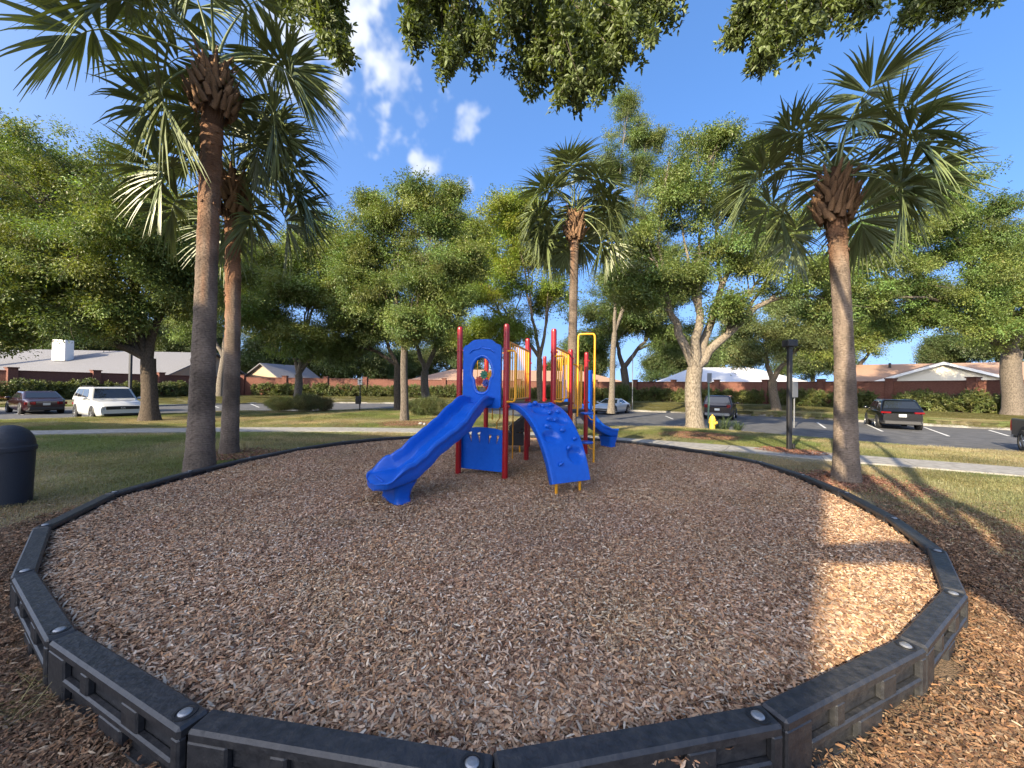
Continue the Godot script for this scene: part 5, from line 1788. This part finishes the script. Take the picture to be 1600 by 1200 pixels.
	# hedges along the walls
	hedge("dark clipped hedge behind the parked dark sedan", [P(-44, 26, 0), P(-39.5, 31.5, 0), P(-36, 41, 0), P(-34, 47.5, 0)], 1.6, 1.0, Color(0.115, 0.145, 0.045), "hedges at the foot of the walls")
	hedge("long dark clipped hedge along the far wall", [P(-33, 49.0, 0), P(-20, 51.2, 0), P(-4, 51.6, 0)], 1.6, 1.0, Color(0.115, 0.145, 0.045), "hedges at the foot of the walls")
	hedge("leafy hedge behind the silver sports car", [P(-3, 51.5, 0), P(8, 50.2, 0), P(15.5, 48.6, 0)], 1.6, 1.1, Color(0.115, 0.145, 0.045), "hedges at the foot of the walls")
	hedge("bright sunlit hedge between the thick pale oak and the silver car", [P(12.0, 49.5, 0), P(26.5, 40.6, 0)], 1.6, 1.1, Color(0.115, 0.145, 0.045), "hedges at the foot of the walls")
	hedge("sunlit yellow green hedge behind the black crossover", [P(27, 40.2, 0), P(31.6, 33.4, 0)], 1.6, 1.1, Color(0.115, 0.145, 0.045), "hedges at the foot of the walls")
	hedge("hedge along the wall beside the massive oak", [P(32.0, 32.0, 0), P(34.6, 24.5, 0), P(38, 18, 0)], 1.6, 1.1, Color(0.115, 0.145, 0.045), "hedges at the foot of the walls")
	# planted island and shrubs
	bush("shrub", "pale yellow green shrub at the near tip of the planted island", "shrub", dp(440, 640, 26.2), Vector3(1.1, 0.5, 0.8), Color(0.34, 0.35, 0.12), 1.0, "", 0.17)
	bush("shrub", "low olive shrub at the foot of the island tree", "shrub", dp(482, 640, 26.0), Vector3(1.3, 0.55, 0.8), Color(0.19, 0.20, 0.085), 1.0, "", 0.17)
	bush("shrub", "small brownish shrub beyond the island tree", "shrub", dp(505, 640, 26.4), Vector3(0.7, 0.4, 0.6), Color(0.20, 0.175, 0.085), 1.0, "", 0.15)
	bush("shrub", "rounded dark green shrub behind the slim grey trunk", "shrub", dp(668, 650, 22.5), Vector3(1.3, 0.55, 0.9), Color(0.11, 0.14, 0.05), 1.1, "", 0.17)
	bush("shrub", "small shrub touching the slide's outline beyond the path", "shrub", dp(694, 647, 22.0), Vector3(0.6, 0.4, 0.5), Color(0.12, 0.14, 0.055), 1.0, "", 0.15)
	bush("shrub", "bright bushy shrub at the foot of the verge tree near the silver car", "shrub", dp(968, 628, 41), Vector3(1.4, 0.9, 1.0), Color(0.10, 0.14, 0.035), 1.0, "", 0.4)
	# spiky grasses by the hydrant
	rng.seed = 500
	for q in [[1133, 684, 17.6, 0.9], [1152, 682, 17.4, 0.75], [1120, 682, 17.9, 0.55]]:
		var at := dp(q[0], q[1], q[2])
		at.y = -0.35
		var t := thing("ornamental_grass", "tuft of dark spiky ornamental grass beside the fire hydrant", "grass tuft", at, 0.0, "grass tufts by the hydrant")
		var mb := MB.new()
		for i in 110:
			var a := rr(0, TAU)
			var d := Vector3(cos(a), 0, sin(a))
			var L: float = rr(0.45, 1.15) * q[3]
			var lean := pow(rr(0, 1), 0.8)
			var g := rr(0.6, 1.4)
			mb.col = Color(0.075 * g, 0.105 * g, 0.05 * g)
			var s := Vector3(-d.z, 0, d.x) * 0.011
			var b := d * rr(0.0, 0.14)
			var m := b + d * L * 0.35 * lean + Vector3.UP * L * (0.62 - 0.15 * lean)
			var e := b + d * L * (0.15 + 0.85 * lean) + Vector3.UP * L * (1.0 - 0.75 * lean)
			mb.quad(b - s, b + s, m + s, m - s, d + Vector3.UP)
			mb.ftri(m - s, m + s, e, d + Vector3.UP)
		part("blades", mb, M.leaf, t, "stuff")

func overhead_oak() -> void:
	# the oak whose trunk stands behind the photographer and whose boughs hang into the top of the view
	rng.seed = 900
	var base := P(-1.8, -4.0, -0.2)
	var t := thing("oak_tree", "large oak whose dark leafy boughs hang overhead above the mulch", "tree", base)
	var wood := MB.new()
	wood.col = Color(0.17, 0.145, 0.12)
	var fork := Vector3(0.05, 4.3, 0.1)
	wood.tube([Vector3(0, -0.2, 0), Vector3(0, 0.4, 0), Vector3(0.02, 1.9, 0.05), fork], [0.38, 0.25, 0.21, 0.19], 14)
	var xfs := []
	var cols := []
	var tw := MB.new()
	tw.col = Color(0.17, 0.145, 0.12)
	var limbs := [[[720, -60], [690, 35, 0.40], [655, 25, 0.3], [640, 60, 0.16], [740, 60, 0.36], [700, 90, 0.16]], [[860, -70], [800, 50, 0.48], [860, 75, 0.45], [830, 115, 0.26], [880, 130, 0.26], [905, 150, 0.12], [925, 70, 0.42]], [[990, -60], [970, 45, 0.40], [1005, 15, 0.42], [950, 100, 0.28], [1030, 0, 0.3], [925, 125, 0.2]], [[1230, -50], [1170, 15, 0.36], [1150, 45, 0.24], [1195, 75, 0.20], [1250, 25, 0.32], [1300, 20, 0.28], [1345, 5, 0.26], [1185, 100, 0.10], [1230, 60, 0.2]], [[1470, -50], [1440, 8, 0.22], [1480, 10, 0.22], [1535, -8, 0.24], [1425, 25, 0.14]], [[480, -60], [500, 15, 0.28], [525, 45, 0.2], [535, 80, 0.10], [475, -10, 0.34], [515, 70, 0.13]]]
	var z := 4.6
	for L in limbs:
		var c := dp(L[0][0], L[0][1], z + 0.3) - base
		var path := bez(fork, fork.lerp(c, 0.45) + Vector3.UP * 1.6, c, 8)
		wood.tube(path, [0.08, 0.075, 0.07, 0.065, 0.06, 0.052, 0.045, 0.036, 0.028], 8)
		for k in range(1, L.size()):
			var q: Array = L[k]
			var e := dp(q[0], q[1], z + rr(-0.2, 0.3)) - base
			var R: float = q[2]
			var br := bez(path[rng.randi_range(6, 8)], c.lerp(e, 0.5) + Vector3.UP * 0.1, e, 4)
			tw.tube(br, [0.022, 0.018, 0.013, 0.009, 0.005], 5, false)
			for i in int(7 + R * 30.0):
				var d := Vector3(rng.randfn(), rng.randfn() - 0.25, rng.randfn()).normalized() * pow(rng.randf(), 0.5) * R * 1.25
				var s0: Vector3 = br[rng.randi_range(2, 4)] + Vector3(rr(-1, 1), rr(0, 0.8), rr(-1, 1)) * R * 0.35
				var p := e + d
				var tp := bez(s0, s0.lerp(p, 0.5) + Vector3(rr(-0.1, 0.1), 0.12, rr(-0.1, 0.1)) * R, p, 4)
				tw.tube(tp, [0.007, 0.006, 0.005, 0.004, 0.002], 4, false)
				for m in int(4 + s0.distance_to(p) * 16.0):
					var u := rr(0.15, 1.05) * 4.0
					var k0 := clampi(int(u), 0, 3)
					var q2: Vector3 = (tp[k0] as Vector3).lerp(tp[k0 + 1], u - k0) + rv() * 0.05
					var g := rr(0.6, 1.4)
					xfs.append(Transform3D(Basis.from_euler(rv() * 1.3).scaled(Vector3.ONE * rr(0.7, 1.25)), q2))
					cols.append(Color(0.13 * g, 0.17 * g, 0.052 * g))
	# heavy limbs reaching back and right, out of view: their shade bars the lit corner of the mulch
	var lim := func(pts: Array, r: Array) -> void:
		var q := [fork]
		for p in pts: q.append(P(p[0], p[2], p[1]) - base)
		var sm := []
		var rad := []
		for i in q.size() - 1:
			for k in 4:
				var a: Vector3 = q[maxi(i - 1, 0)]
				var e: Vector3 = q[mini(i + 2, q.size() - 1)]
				sm.append((q[i] as Vector3).cubic_interpolate(q[i + 1], a, e, k / 4.0))
				rad.append(lerpf(r[i], r[i + 1], k / 4.0))
		wood.tube(sm, rad, 9)
	lim.call([[-2.6, 4.75, -4.2], [-3.8, 5.05, -4.7], [-4.8, 5.6, -5.4]], [0.17, 0.15, 0.12, 0.06])
	lim.call([[-2.0, 5.6, -4.9], [-2.3, 6.6, -4.7], [-1.7, 7.8, -4.2]], [0.17, 0.14, 0.11, 0.06])
	lim.call([[-1.6, 5.6, -2.6], [-0.6, 8.2, -1.4], [0.3, 10.4, -0.2]], [0.22, 0.2, 0.14, 0.08])
	var bx := []
	var bc := []
	for q in [[0.5, 10.6, 0.2, 1.9], [-0.8, 11.2, -1.2, 1.7], [1.6, 9.4, 1.0, 1.2]]:
		for i in 26:
			var p: Vector3 = P(q[0], q[2], q[1]) - base + Vector3(rng.randfn(), rng.randfn() * 0.6, rng.randfn()).normalized() * pow(rng.randf(), 0.4) * q[3]
			bx.append(Transform3D(Basis.from_euler(rv()).scaled(Vector3.ONE * 0.36), p))
			bc.append(Color(0.13, 0.17, 0.052))
	multi("upper_crown", M.clump[0], M.leaf, bx, bc, t)
	var trunk := part("trunk", wood, M.bark, t)
	part("twigs", tw, M.bark, trunk)
	# sprig of narrow leaves
	var lf := MB.new()
	var lq := RandomNumberGenerator.new()
	lq.seed = 31
	for i in 11:
		var d := Vector3(lq.randfn(), lq.randfn() - 0.35, lq.randfn()).normalized()
		var s := d.cross(Vector3(lq.randf() - 0.5, 1, lq.randf() - 0.5)).normalized()
		var nn := s.cross(d).normalized()
		var p := d * lq.randf_range(0.0, 0.035) + Vector3(lq.randf() - 0.5, lq.randf() - 0.5, lq.randf() - 0.5) * 0.09
		var l := lq.randf_range(0.055, 0.085)
		var w := l * 0.19
		var g := lq.randf_range(0.7, 1.35)
		lf.col = Color(g, g, g)
		for sd in [-1.0, 1.0]:
			lf.ftri(p, p + d * l * 0.3 + s * sd * w, p + d * l * 0.32 - nn * 0.004, nn)
			lf.quad(p + d * l * 0.32 - nn * 0.004, p + d * l * 0.3 + s * sd * w, p + d * l * 0.7 + s * sd * w * 0.85, p + d * l * 0.72 - nn * 0.004, nn)
			lf.ftri(p + d * l * 0.72 - nn * 0.004, p + d * l * 0.7 + s * sd * w * 0.85, p + d * l, nn)
	multi("crown", lf.mesh(), M.leaf, xfs, cols, t)

func street_things() -> void:
	lamp_post("short black square lamp post with flat box head beside the footpath", gp(1233, 707, -0.12), 2.95, 0.105, Vector3(0.27, 0.19, 0.27))
	lamp_post("tall thin black lamp post behind the white SUV", dp(203, 614, 25), 4.4, 0.14, Vector3(0.5, 0.2, 0.5))
	# litter bin with domed lid
	var at := gp(10, 792, -0.1)
	var t := thing("litter_bin", "black round litter bin with domed lid on the grass", "litter bin", at)
	var bn := MB.new()
	bn.lathe([Vector2(0.23, -0.03), Vector2(0.255, 0.0), Vector2(0.275, 0.50), Vector2(0.28, 0.62), Vector2(0.27, 0.63)], 36)
	t.scale = Vector3(0.84, 1.2, 0.84)
	part("body", bn, M.can, t)
	var ld := MB.new()
	var pr := [Vector2(0.272, 0.605), Vector2(0.296, 0.61), Vector2(0.298, 0.65), Vector2(0.285, 0.66)]
	for i in 9:
		var a := i / 8.0 * PI * 0.5
		pr.append(Vector2(maxf(0.0, 0.28 * cos(a)), 0.67 + 0.215 * sin(a)))
	ld.lathe(pr, 36)
	part("lid", ld, M.can, t)
	# fire hydrant
	var hy := thing("fire_hydrant", "yellow fire hydrant at the foot of the big oak", "hydrant", Vector3(dp(1113, 680, 17.6).x, -0.36, -17.6))
	var hb := MB.new()
	hb.lathe([Vector2(0.17, 0), Vector2(0.17, 0.05), Vector2(0.12, 0.06), Vector2(0.115, 0.5), Vector2(0.15, 0.51), Vector2(0.15, 0.56), Vector2(0.125, 0.57)], 18)
	part("barrel", hb, M.hydrant, hy)
	var hc := MB.new()
	hc.lathe([Vector2(0.125, 0.57), Vector2(0.12, 0.64), Vector2(0.085, 0.71), Vector2(0.03, 0.74), Vector2(0.03, 0.79), Vector2(0, 0.8)], 18)
	part("bonnet", hc, M.hydrant, hy)
	for a in [0.0, PI / 2, PI]:
		var nz := MB.new()
		nz.lathe([Vector2(0.06, 0.08), Vector2(0.06, 0.16), Vector2(0.075, 0.16), Vector2(0.075, 0.20), Vector2(0, 0.205)], 12, Transform3D(Basis(Vector3.UP, a) * Basis(Vector3.RIGHT, PI / 2), Vector3(0, 0.42, 0)))
		part("nozzle", nz, M.hydrant, hy)
	# signs
	sign_post("grey backed road sign on a green post behind the hydrant", P(dp(1107, 640, 18.3).x, 18.3, -0.4), 2.75, Vector3(0.3, 0.45, 0.01), M.signgreen, M.signgrey, 0.4)
	sign_post("large blank grey sign panel standing behind the short lamp post", P(dp(1241, 640, 22.0).x, 22.0, -0.5), 2.6, Vector3(0.75, 0.9, 0.02), M.signgrey, M.signgrey, 0.6)
	sign_post("tall thin grey pole on the verge beside the silver sports car", P(dp(990, 640, 36.0).x, 36.4, -0.5), 5.4, Vector3(0.02, 0.3, 0.02), M.signgrey, M.signgrey, 0.0)
	# dog waste station
	var ds := thing("dog_waste_station", "black dog waste post with white sign and small bin", "waste station", P(dp(562, 645, 27.5).x, 27.5, -0.2))
	var po := MB.new()
	po.box(Vector3(0, 1.0, 0), Vector3(0.07, 2.3, 0.07), 0.008)
	part("post", po, M.blackmetal, ds)
	var sg := MB.new()
	sg.box(Vector3(0, 2.05, 0.05), Vector3(0.33, 0.46, 0.01), 0.003)
	var sgn := part("sign", sg, M.white, ds)
	var dog := MB.new()
	dog.box(Vector3(0.0, 2.1, 0.058), Vector3(0.15, 0.06, 0.004), 0.001)
	dog.box(Vector3(0.07, 2.14, 0.058), Vector3(0.06, 0.05, 0.004), 0.001)
	for x in [-0.06, -0.03, 0.035, 0.06]: dog.box(Vector3(x, 2.045, 0.058), Vector3(0.016, 0.06, 0.004), 0.001)
	dog.box(Vector3(0, 1.95, 0.058), Vector3(0.22, 0.03, 0.004), 0.001)
	part("sign_symbol", dog, M.darkplastic, sgn)
	var bx := MB.new()
	bx.box(Vector3(-0.06, 0.72, 0.14), Vector3(0.34, 0.55, 0.25), 0.03)
	part("bin", bx, M.blackmetal, ds)
	# small valve boxes and pots on the grass by the slide and the lamp
	var rk := thing("edging_stone", "pale edging stones beside the slim tree's mulch patch", "stone", gp(655, 664, -0.12))
	for i in 5:
		var s := MB.new()
		rng.seed = 600 + i
		s.ball(Vector3(i * 0.24 + rr(-0.05, 0.05), 0.04, rr(-0.15, 0.15)), Vector3(rr(0.07, 0.12), rr(0.05, 0.09), rr(0.07, 0.1)), Basis(Vector3.UP, rr(0, 3)), 6, 8)
		part("stone", s, M.concrete, rk)

func sign_post(label: String, at: Vector3, h: float, board: Vector3, pm: Material, bm: Material, turn: float) -> void:
	var t := thing("sign_post", label, "sign", at, turn)
	var p := MB.new()
	p.box(Vector3(0, h * 0.5 - 0.1, 0), Vector3(0.07, h, 0.05), 0.008)
	part("post", p, pm, t)
	var b := MB.new()
	b.box(Vector3(0, h - board.y * 0.5, 0.04), board, 0.002)
	part("board", b, bm, t)

func cars() -> void:
	var put := func(x: float, z: float, h: Vector2, along: float) -> Vector3:
		var n := h.normalized() * along
		return P(x + n.x, z + n.y, LOT)
	var suv_top := [[0.0, 0.82], [0.03, 0.99], [0.10, 1.07], [0.27, 1.12], [0.5, 1.12], [0.95, 1.12], [0.985, 1.06], [1.0, 0.92]]
	var sedan_top := [[0.0, 0.62], [0.04, 0.76], [0.15, 0.86], [0.30, 0.93], [0.6, 0.96], [0.86, 1.0], [0.96, 0.99], [1.0, 0.84]]
	var sport_top := [[0.0, 0.50], [0.05, 0.66], [0.2, 0.78], [0.36, 0.84], [0.6, 0.88], [0.85, 0.92], [0.97, 0.88], [1.0, 0.72]]
	var h := Vector2(0.86, -0.51).normalized()
	car("suv", "white SUV with black grille parked behind the spreading oak", "car", put.call(-20.9, 20.7, h, -2.5), h, {"L": 5.0, "W": 1.99, "H": 1.82, "belt": 1.14, "top": suv_top, "cab": [0.26, 0.39, 0.90, 0.985], "paint": Color(0.80, 0.81, 0.82), "axles": [0.19, 0.79], "wheel": 0.38, "third": true, "rails": true, "mark": "KIA", "tumble": 0.78})
	h = Vector2(-0.88, 0.47).normalized()
	car("sedan", "dark red sedan parked with its rear to the mulch", "car", put.call(-29.6, 24.5, h, 2.4), h, {"L": 4.85, "W": 1.84, "H": 1.46, "belt": 0.96, "top": sedan_top, "cab": [0.27, 0.42, 0.72, 0.90], "paint": Color(0.14, 0.03, 0.05), "axles": [0.18, 0.78], "wheel": 0.33, "strip": 0.86, "tailw": 0.5, "tailh": 0.17, "platey": 0.66, "clear": 0.2})
	car("suv", "dark navy SUV mostly hidden behind the white SUV", "car", put.call(-27.0, 26.3, h, 2.4), h, {"L": 4.8, "W": 1.9, "H": 1.74, "belt": 1.1, "top": suv_top, "cab": [0.26, 0.39, 0.88, 0.985], "paint": Color(0.05, 0.06, 0.10), "axles": [0.19, 0.79], "wheel": 0.36, "third": true})
	car("sedan", "dark blue car at the end of the row beside the dark red sedan", "car", put.call(-33.0, 22.6, h, 2.4), h, {"L": 4.7, "W": 1.84, "H": 1.46, "belt": 0.96, "top": sedan_top, "cab": [0.27, 0.42, 0.72, 0.90], "paint": Color(0.05, 0.07, 0.13), "axles": [0.18, 0.78], "wheel": 0.33, "clear": 0.2})
	h = Vector2(0.55, 0.83).normalized()
	car("crossover", "black crossover seen from behind in a marked bay by the bright hedge", "car", put.call(21.75, 21.4, h, 2.3), h, {"L": 4.6, "W": 1.86, "H": 1.68, "belt": 1.08, "top": [[0.0, 0.72], [0.05, 0.9], [0.25, 1.04], [0.5, 1.08], [0.93, 1.10], [0.985, 1.04], [1.0, 0.9]], "cab": [0.25, 0.40, 0.84, 0.975], "paint": Color(0.025, 0.025, 0.03), "axles": [0.19, 0.79], "wheel": 0.35, "rails": true, "taily": 0.9, "tailw": 0.46, "tailh": 0.10, "strip": 0.18, "platey": 0.70})
	car("minivan", "dark purple minivan parked behind the big pale limbed oak", "car", put.call(14.3, 26.8, h, 2.4), h, {"L": 4.8, "W": 1.92, "H": 1.72, "belt": 1.08, "top": suv_top, "cab": [0.22, 0.36, 0.92, 0.99], "paint": Color(0.12, 0.09, 0.12), "axles": [0.19, 0.79], "wheel": 0.34, "third": true, "taily": 0.9, "tailh": 0.24, "tailw": 0.24, "bumper": M.signgrey})
	h = Vector2(-0.62, -0.78).normalized()
	car("sports_car", "low silver sports car facing the play structure", "car", put.call(7.2, 31.3, h, -2.2), h, {"L": 4.5, "W": 1.88, "H": 1.27, "belt": 0.86, "top": sport_top, "cab": [0.32, 0.50, 0.68, 0.90], "paint": Color(0.70, 0.72, 0.74), "axles": [0.19, 0.79], "wheel": 0.34, "clear": 0.16, "tumble": 0.7})
	h = Vector2(-0.6, -0.8).normalized()
	pickup("black pickup truck with chrome rear bumper at the edge of the car park", put.call(19.8, 14.1, h, 2.9), h)

func ground_cover() -> void:
	var brown := [Color(0.495, 0.310, 0.180), Color(0.540, 0.378, 0.252), Color(0.396, 0.225, 0.122), Color(0.324, 0.180, 0.099), Color(0.468, 0.288, 0.167), Color(0.234, 0.122, 0.068), Color(0.522, 0.378, 0.252), Color(0.432, 0.239, 0.117), Color(0.468, 0.324, 0.211), Color(0.162, 0.086, 0.050), Color(0.594, 0.486, 0.360)]
	var red := [Color(0.22, 0.09, 0.052), Color(0.16, 0.068, 0.042), Color(0.27, 0.13, 0.08), Color(0.11, 0.05, 0.034), Color(0.20, 0.12, 0.08)]
	rng.seed = 1234
	var chips := []
	for k in 6: chips.append(chip_patch(200 + k, 2100, 0.46, 0.037, brown))
	# wood chips over the mulch
	var xs := [[], [], [], [], [], []]
	var cs := [[], [], [], [], [], []]
	var ring2 := PackedVector2Array()
	for q in RING:
		var v := Vector2(q[0], q[1])
		ring2.append(v + (Vector2(-0.1, 6.75) - v).normalized() * 0.38)
	for j in 30:
		for i in 26:
			var x := -5.6 + (i + 0.5 * (j % 2)) * 0.45 + rr(-0.08, 0.08)
			var z := 1.3 + j * 0.39 + rr(-0.08, 0.08)
			if not Geometry2D.is_point_in_polygon(Vector2(x, z), ring2): continue
			var k := rng.randi() % 6
			var g := 1.0 + 0.28 * noise.get_noise_2d(x * 40 + 7, z * 40)
			xs[k].append(Transform3D(Basis(Vector3.UP, rr(0, TAU)), P(x, z, mulch_y(x, z) + 0.004)))
			cs[k].append(Color(g, g * rr(0.97, 1.03), g * rr(0.95, 1.04)))
	var small := chip_patch(220, 330, 0.2, 0.046, brown)
	var sx := []
	var sc := []
	for i in RING.size():
		var a := Vector2(RING[i][0], RING[i][1])
		var b := Vector2(RING[(i + 1) % RING.size()][0], RING[(i + 1) % RING.size()][1])
		for k in 9:
			for row in 2:
				var p := a.lerp(b, (k + 0.5 * row) / 9.0)
				p += (Vector2(-0.1, 6.75) - p).normalized() * (0.27 + row * 0.14)
				sx.append(Transform3D(Basis(Vector3.UP, rr(0, TAU)), P(p.x, p.y, mulch_y(p.x, p.y) + 0.006)))
				var g := rr(0.8, 1.05)
				sc.append(Color(g, g, g))
	var mc := thing("wood_chips", "loose brown wood chips covering the mulch circle", "wood chips")
	mc.set_meta("kind", "stuff")
	for k in 6: multi("chips", chips[k], M.vstuff, xs[k], cs[k], mc)
	multi("chips", small, M.vstuff, sx, sc, mc)
	# chips banked along the inside of the border
	# leaf litter and chips outside the border near the camera and at tree feet
	var lx := []
	var lc := []
	for i in 900:
		var x := rr(-6.5, 8.0)
		var z := rr(0.15, 6.0)
		if in_ring(x, z, 0.66): continue
		if rng.randf() > smoothstep(5.5, 2.0, z) * 0.9 + 0.1: continue
		lx.append(Transform3D(Basis(Vector3.UP, rr(0, TAU)).scaled(Vector3(1.1, 0.8, 1.1)), P(x, z, ground_y(x, z) + 0.004)))
		var g := rr(0.32, 0.6)
		lc.append(Color(g, g * 0.96, g * 0.88))
	var lt := thing("leaf_litter", "brown leaf litter and stray chips on the bare ground outside the border", "leaf litter")
	lt.set_meta("kind", "stuff")
	multi("litter", chip_patch(300, 800, 0.48, 0.036, brown), M.vstuff, lx, lc, lt)
	lx = []
	lc = []
	for i in 7000:
		var x := rr(-5.5, 6.5)
		var z := rr(0.2, 5.5)
		if in_ring(x, z, 0.17) or not in_ring(x, z, 1.5): continue
		if rng.randf() > smoothstep(6.5, 2.6, z): continue
		lx.append(Transform3D(Basis(Vector3.UP, rr(0, TAU)), P(x, z, ground_y(x, z) + 0.016)))
		var g := rr(0.30, 0.58)
		lc.append(Color(g, g * 0.93, g * 0.84))
	multi("litter", chip_patch(301, 190, 0.2, 0.036, brown), M.vstuff, lx, lc, lt)
	# red mulch patches round trunks
	var rp := chip_patch(310, 150, 0.34, 0.06, red)
	for q in [[gp(1335, 757, -0.08), 0.85, "reddish mulch patch round the foot of the palm by the lamp post"], [gp(1236, 709, -0.12), 0.55, "reddish mulch patch at the foot of the short lamp post"], [gp(366, 714, -0.1), 0.75, "dark red mulch patch under the shorter palm"], [gp(632, 662, -0.13), 1.1, "reddish mulch patch under the slim grey trunked tree"], [gp(1090, 684, -0.2), 1.15, "brown red mulch patch under the big pale limbed oak"]]:
		var c: Vector3 = q[0]
		var px := []
		var pc := []
		for i in int(55.0 * q[1] * q[1]) + 20:
			var a := rr(0, TAU)
			var r: float = sqrt(rng.randf()) * q[1]
			var x := c.x + cos(a) * r
			var z := -c.z + sin(a) * r
			if in_ring(x, z, 0.15): continue
			px.append(Transform3D(Basis(Vector3.UP, rr(0, TAU)), P(x, z, ground_y(x, z) + 0.02) - c))
			var g := rr(0.8, 1.2)
			pc.append(Color(g, g, g))
		var t := thing("bark_mulch", q[2], "mulch patch", c)
		t.set_meta("kind", "stuff")
		multi("chips", rp, M.vstuff, px, pc, t)
	# grass
	var gpm := []
	for k in 3: gpm.append(grass_patch(400 + k, 1900, 0.62, 0.065))
	var gx := [[], [], []]
	var gc := [[], [], []]
	for j in 62:
		for m in 150:
			var z := -0.6 + j * 0.55 + rr(-0.15, 0.15)
			var x := (m - 75 + 0.5 * (j % 2)) * 0.62 + rr(-0.15, 0.15)
			var p := Vector2(x, z)
			if absf(x) > z * 1.42 + 4.0 or x > 32 or in_ring(x, z, 0.62): continue
			if Geometry2D.is_point_in_polygon(p, lot_poly) or seg_dist(p, WALK) < 1.15 or seg_dist(p, NEAR) < 0.6: continue
			var c := lawn_col(x, z)
			if z < 2.6 and rng.randf() < 0.45: continue
			if x > 3.0 and z < 3.5 and rng.randf() < 0.3: continue
			var k := rng.randi() % 3
			gx[k].append(Transform3D(Basis(Vector3.UP, rr(0, TAU)).scaled(Vector3(1, rr(0.7, 1.25), 1)), P(x, z, ground_y(x, z))))
			var g := rr(0.7, 1.5)
			gc[k].append(Color(c.r * g * rr(0.9, 1.12), c.g * g * 1.03, c.b * g))
	var gt := thing("grass", "short patchy green and straw coloured lawn grass", "grass")
	gt.set_meta("kind", "stuff")
	for k in 3: multi("blades", gpm[k], M.leaf, gx[k], gc[k], gt)
	# verge grass beyond the car park
	var vx := []
	var vc := []
	for i in 1300:
		var u := rng.randf() * (FAR.size() - 2) + 0.5
		var a := Vector2(FAR[int(u)][0], FAR[int(u)][1])
		var b := Vector2(FAR[int(u) + 1][0], FAR[int(u) + 1][1])
		var q := a.lerp(b, u - floorf(u))
		var dd := (q - Vector2(-4, 22)).normalized()
		var s := rr(0.03, 0.5)
		var o := q + dd * s * 16.0
		vx.append(Transform3D(Basis(Vector3.UP, rr(0, TAU)).scaled(Vector3(1.6, 1.4, 1.6)), P(o.x, o.y, lerpf(LOT + 0.12, 0.12, smoothstep(0.0, 0.45, s)))))
		var g := rr(0.9, 1.3)
		vc.append(Color(0.14 * g, 0.135 * g, 0.045 * g))
	var vt := thing("verge_grass", "sunlit grass on the verge in front of the brick walls", "grass")
	vt.set_meta("kind", "stuff")
	multi("blades", gpm[0], M.leaf, vx, vc, vt)
	# dry straw tuft leaning on the border, bottom corner
	var tu := MB.new()
	for i in 150:
		var a := rr(0, TAU)
		var d := Vector3(cos(a), 0, sin(a))
		var b := Vector3(rr(-0.16, 0.16), 0, rr(-0.2, 0.2))
		var L := rr(0.06, 0.2)
		var g := rr(0.6, 1.3)
		tu.col = Color(0.30 * g, 0.25 * g, 0.10 * g)
		var s := Vector3(-d.z, 0, d.x) * 0.003
		tu.ftri(b - s, b + s, b + d * L + Vector3.UP * L * rr(0.1, 0.6), Vector3.UP)
	var tt := thing("straw_tuft", "tuft of dry yellow grass lying against the outside of the border", "grass tuft", gp(60, 1085, -0.19))
	part("blades", tu, M.leaf, tt, "stuff")
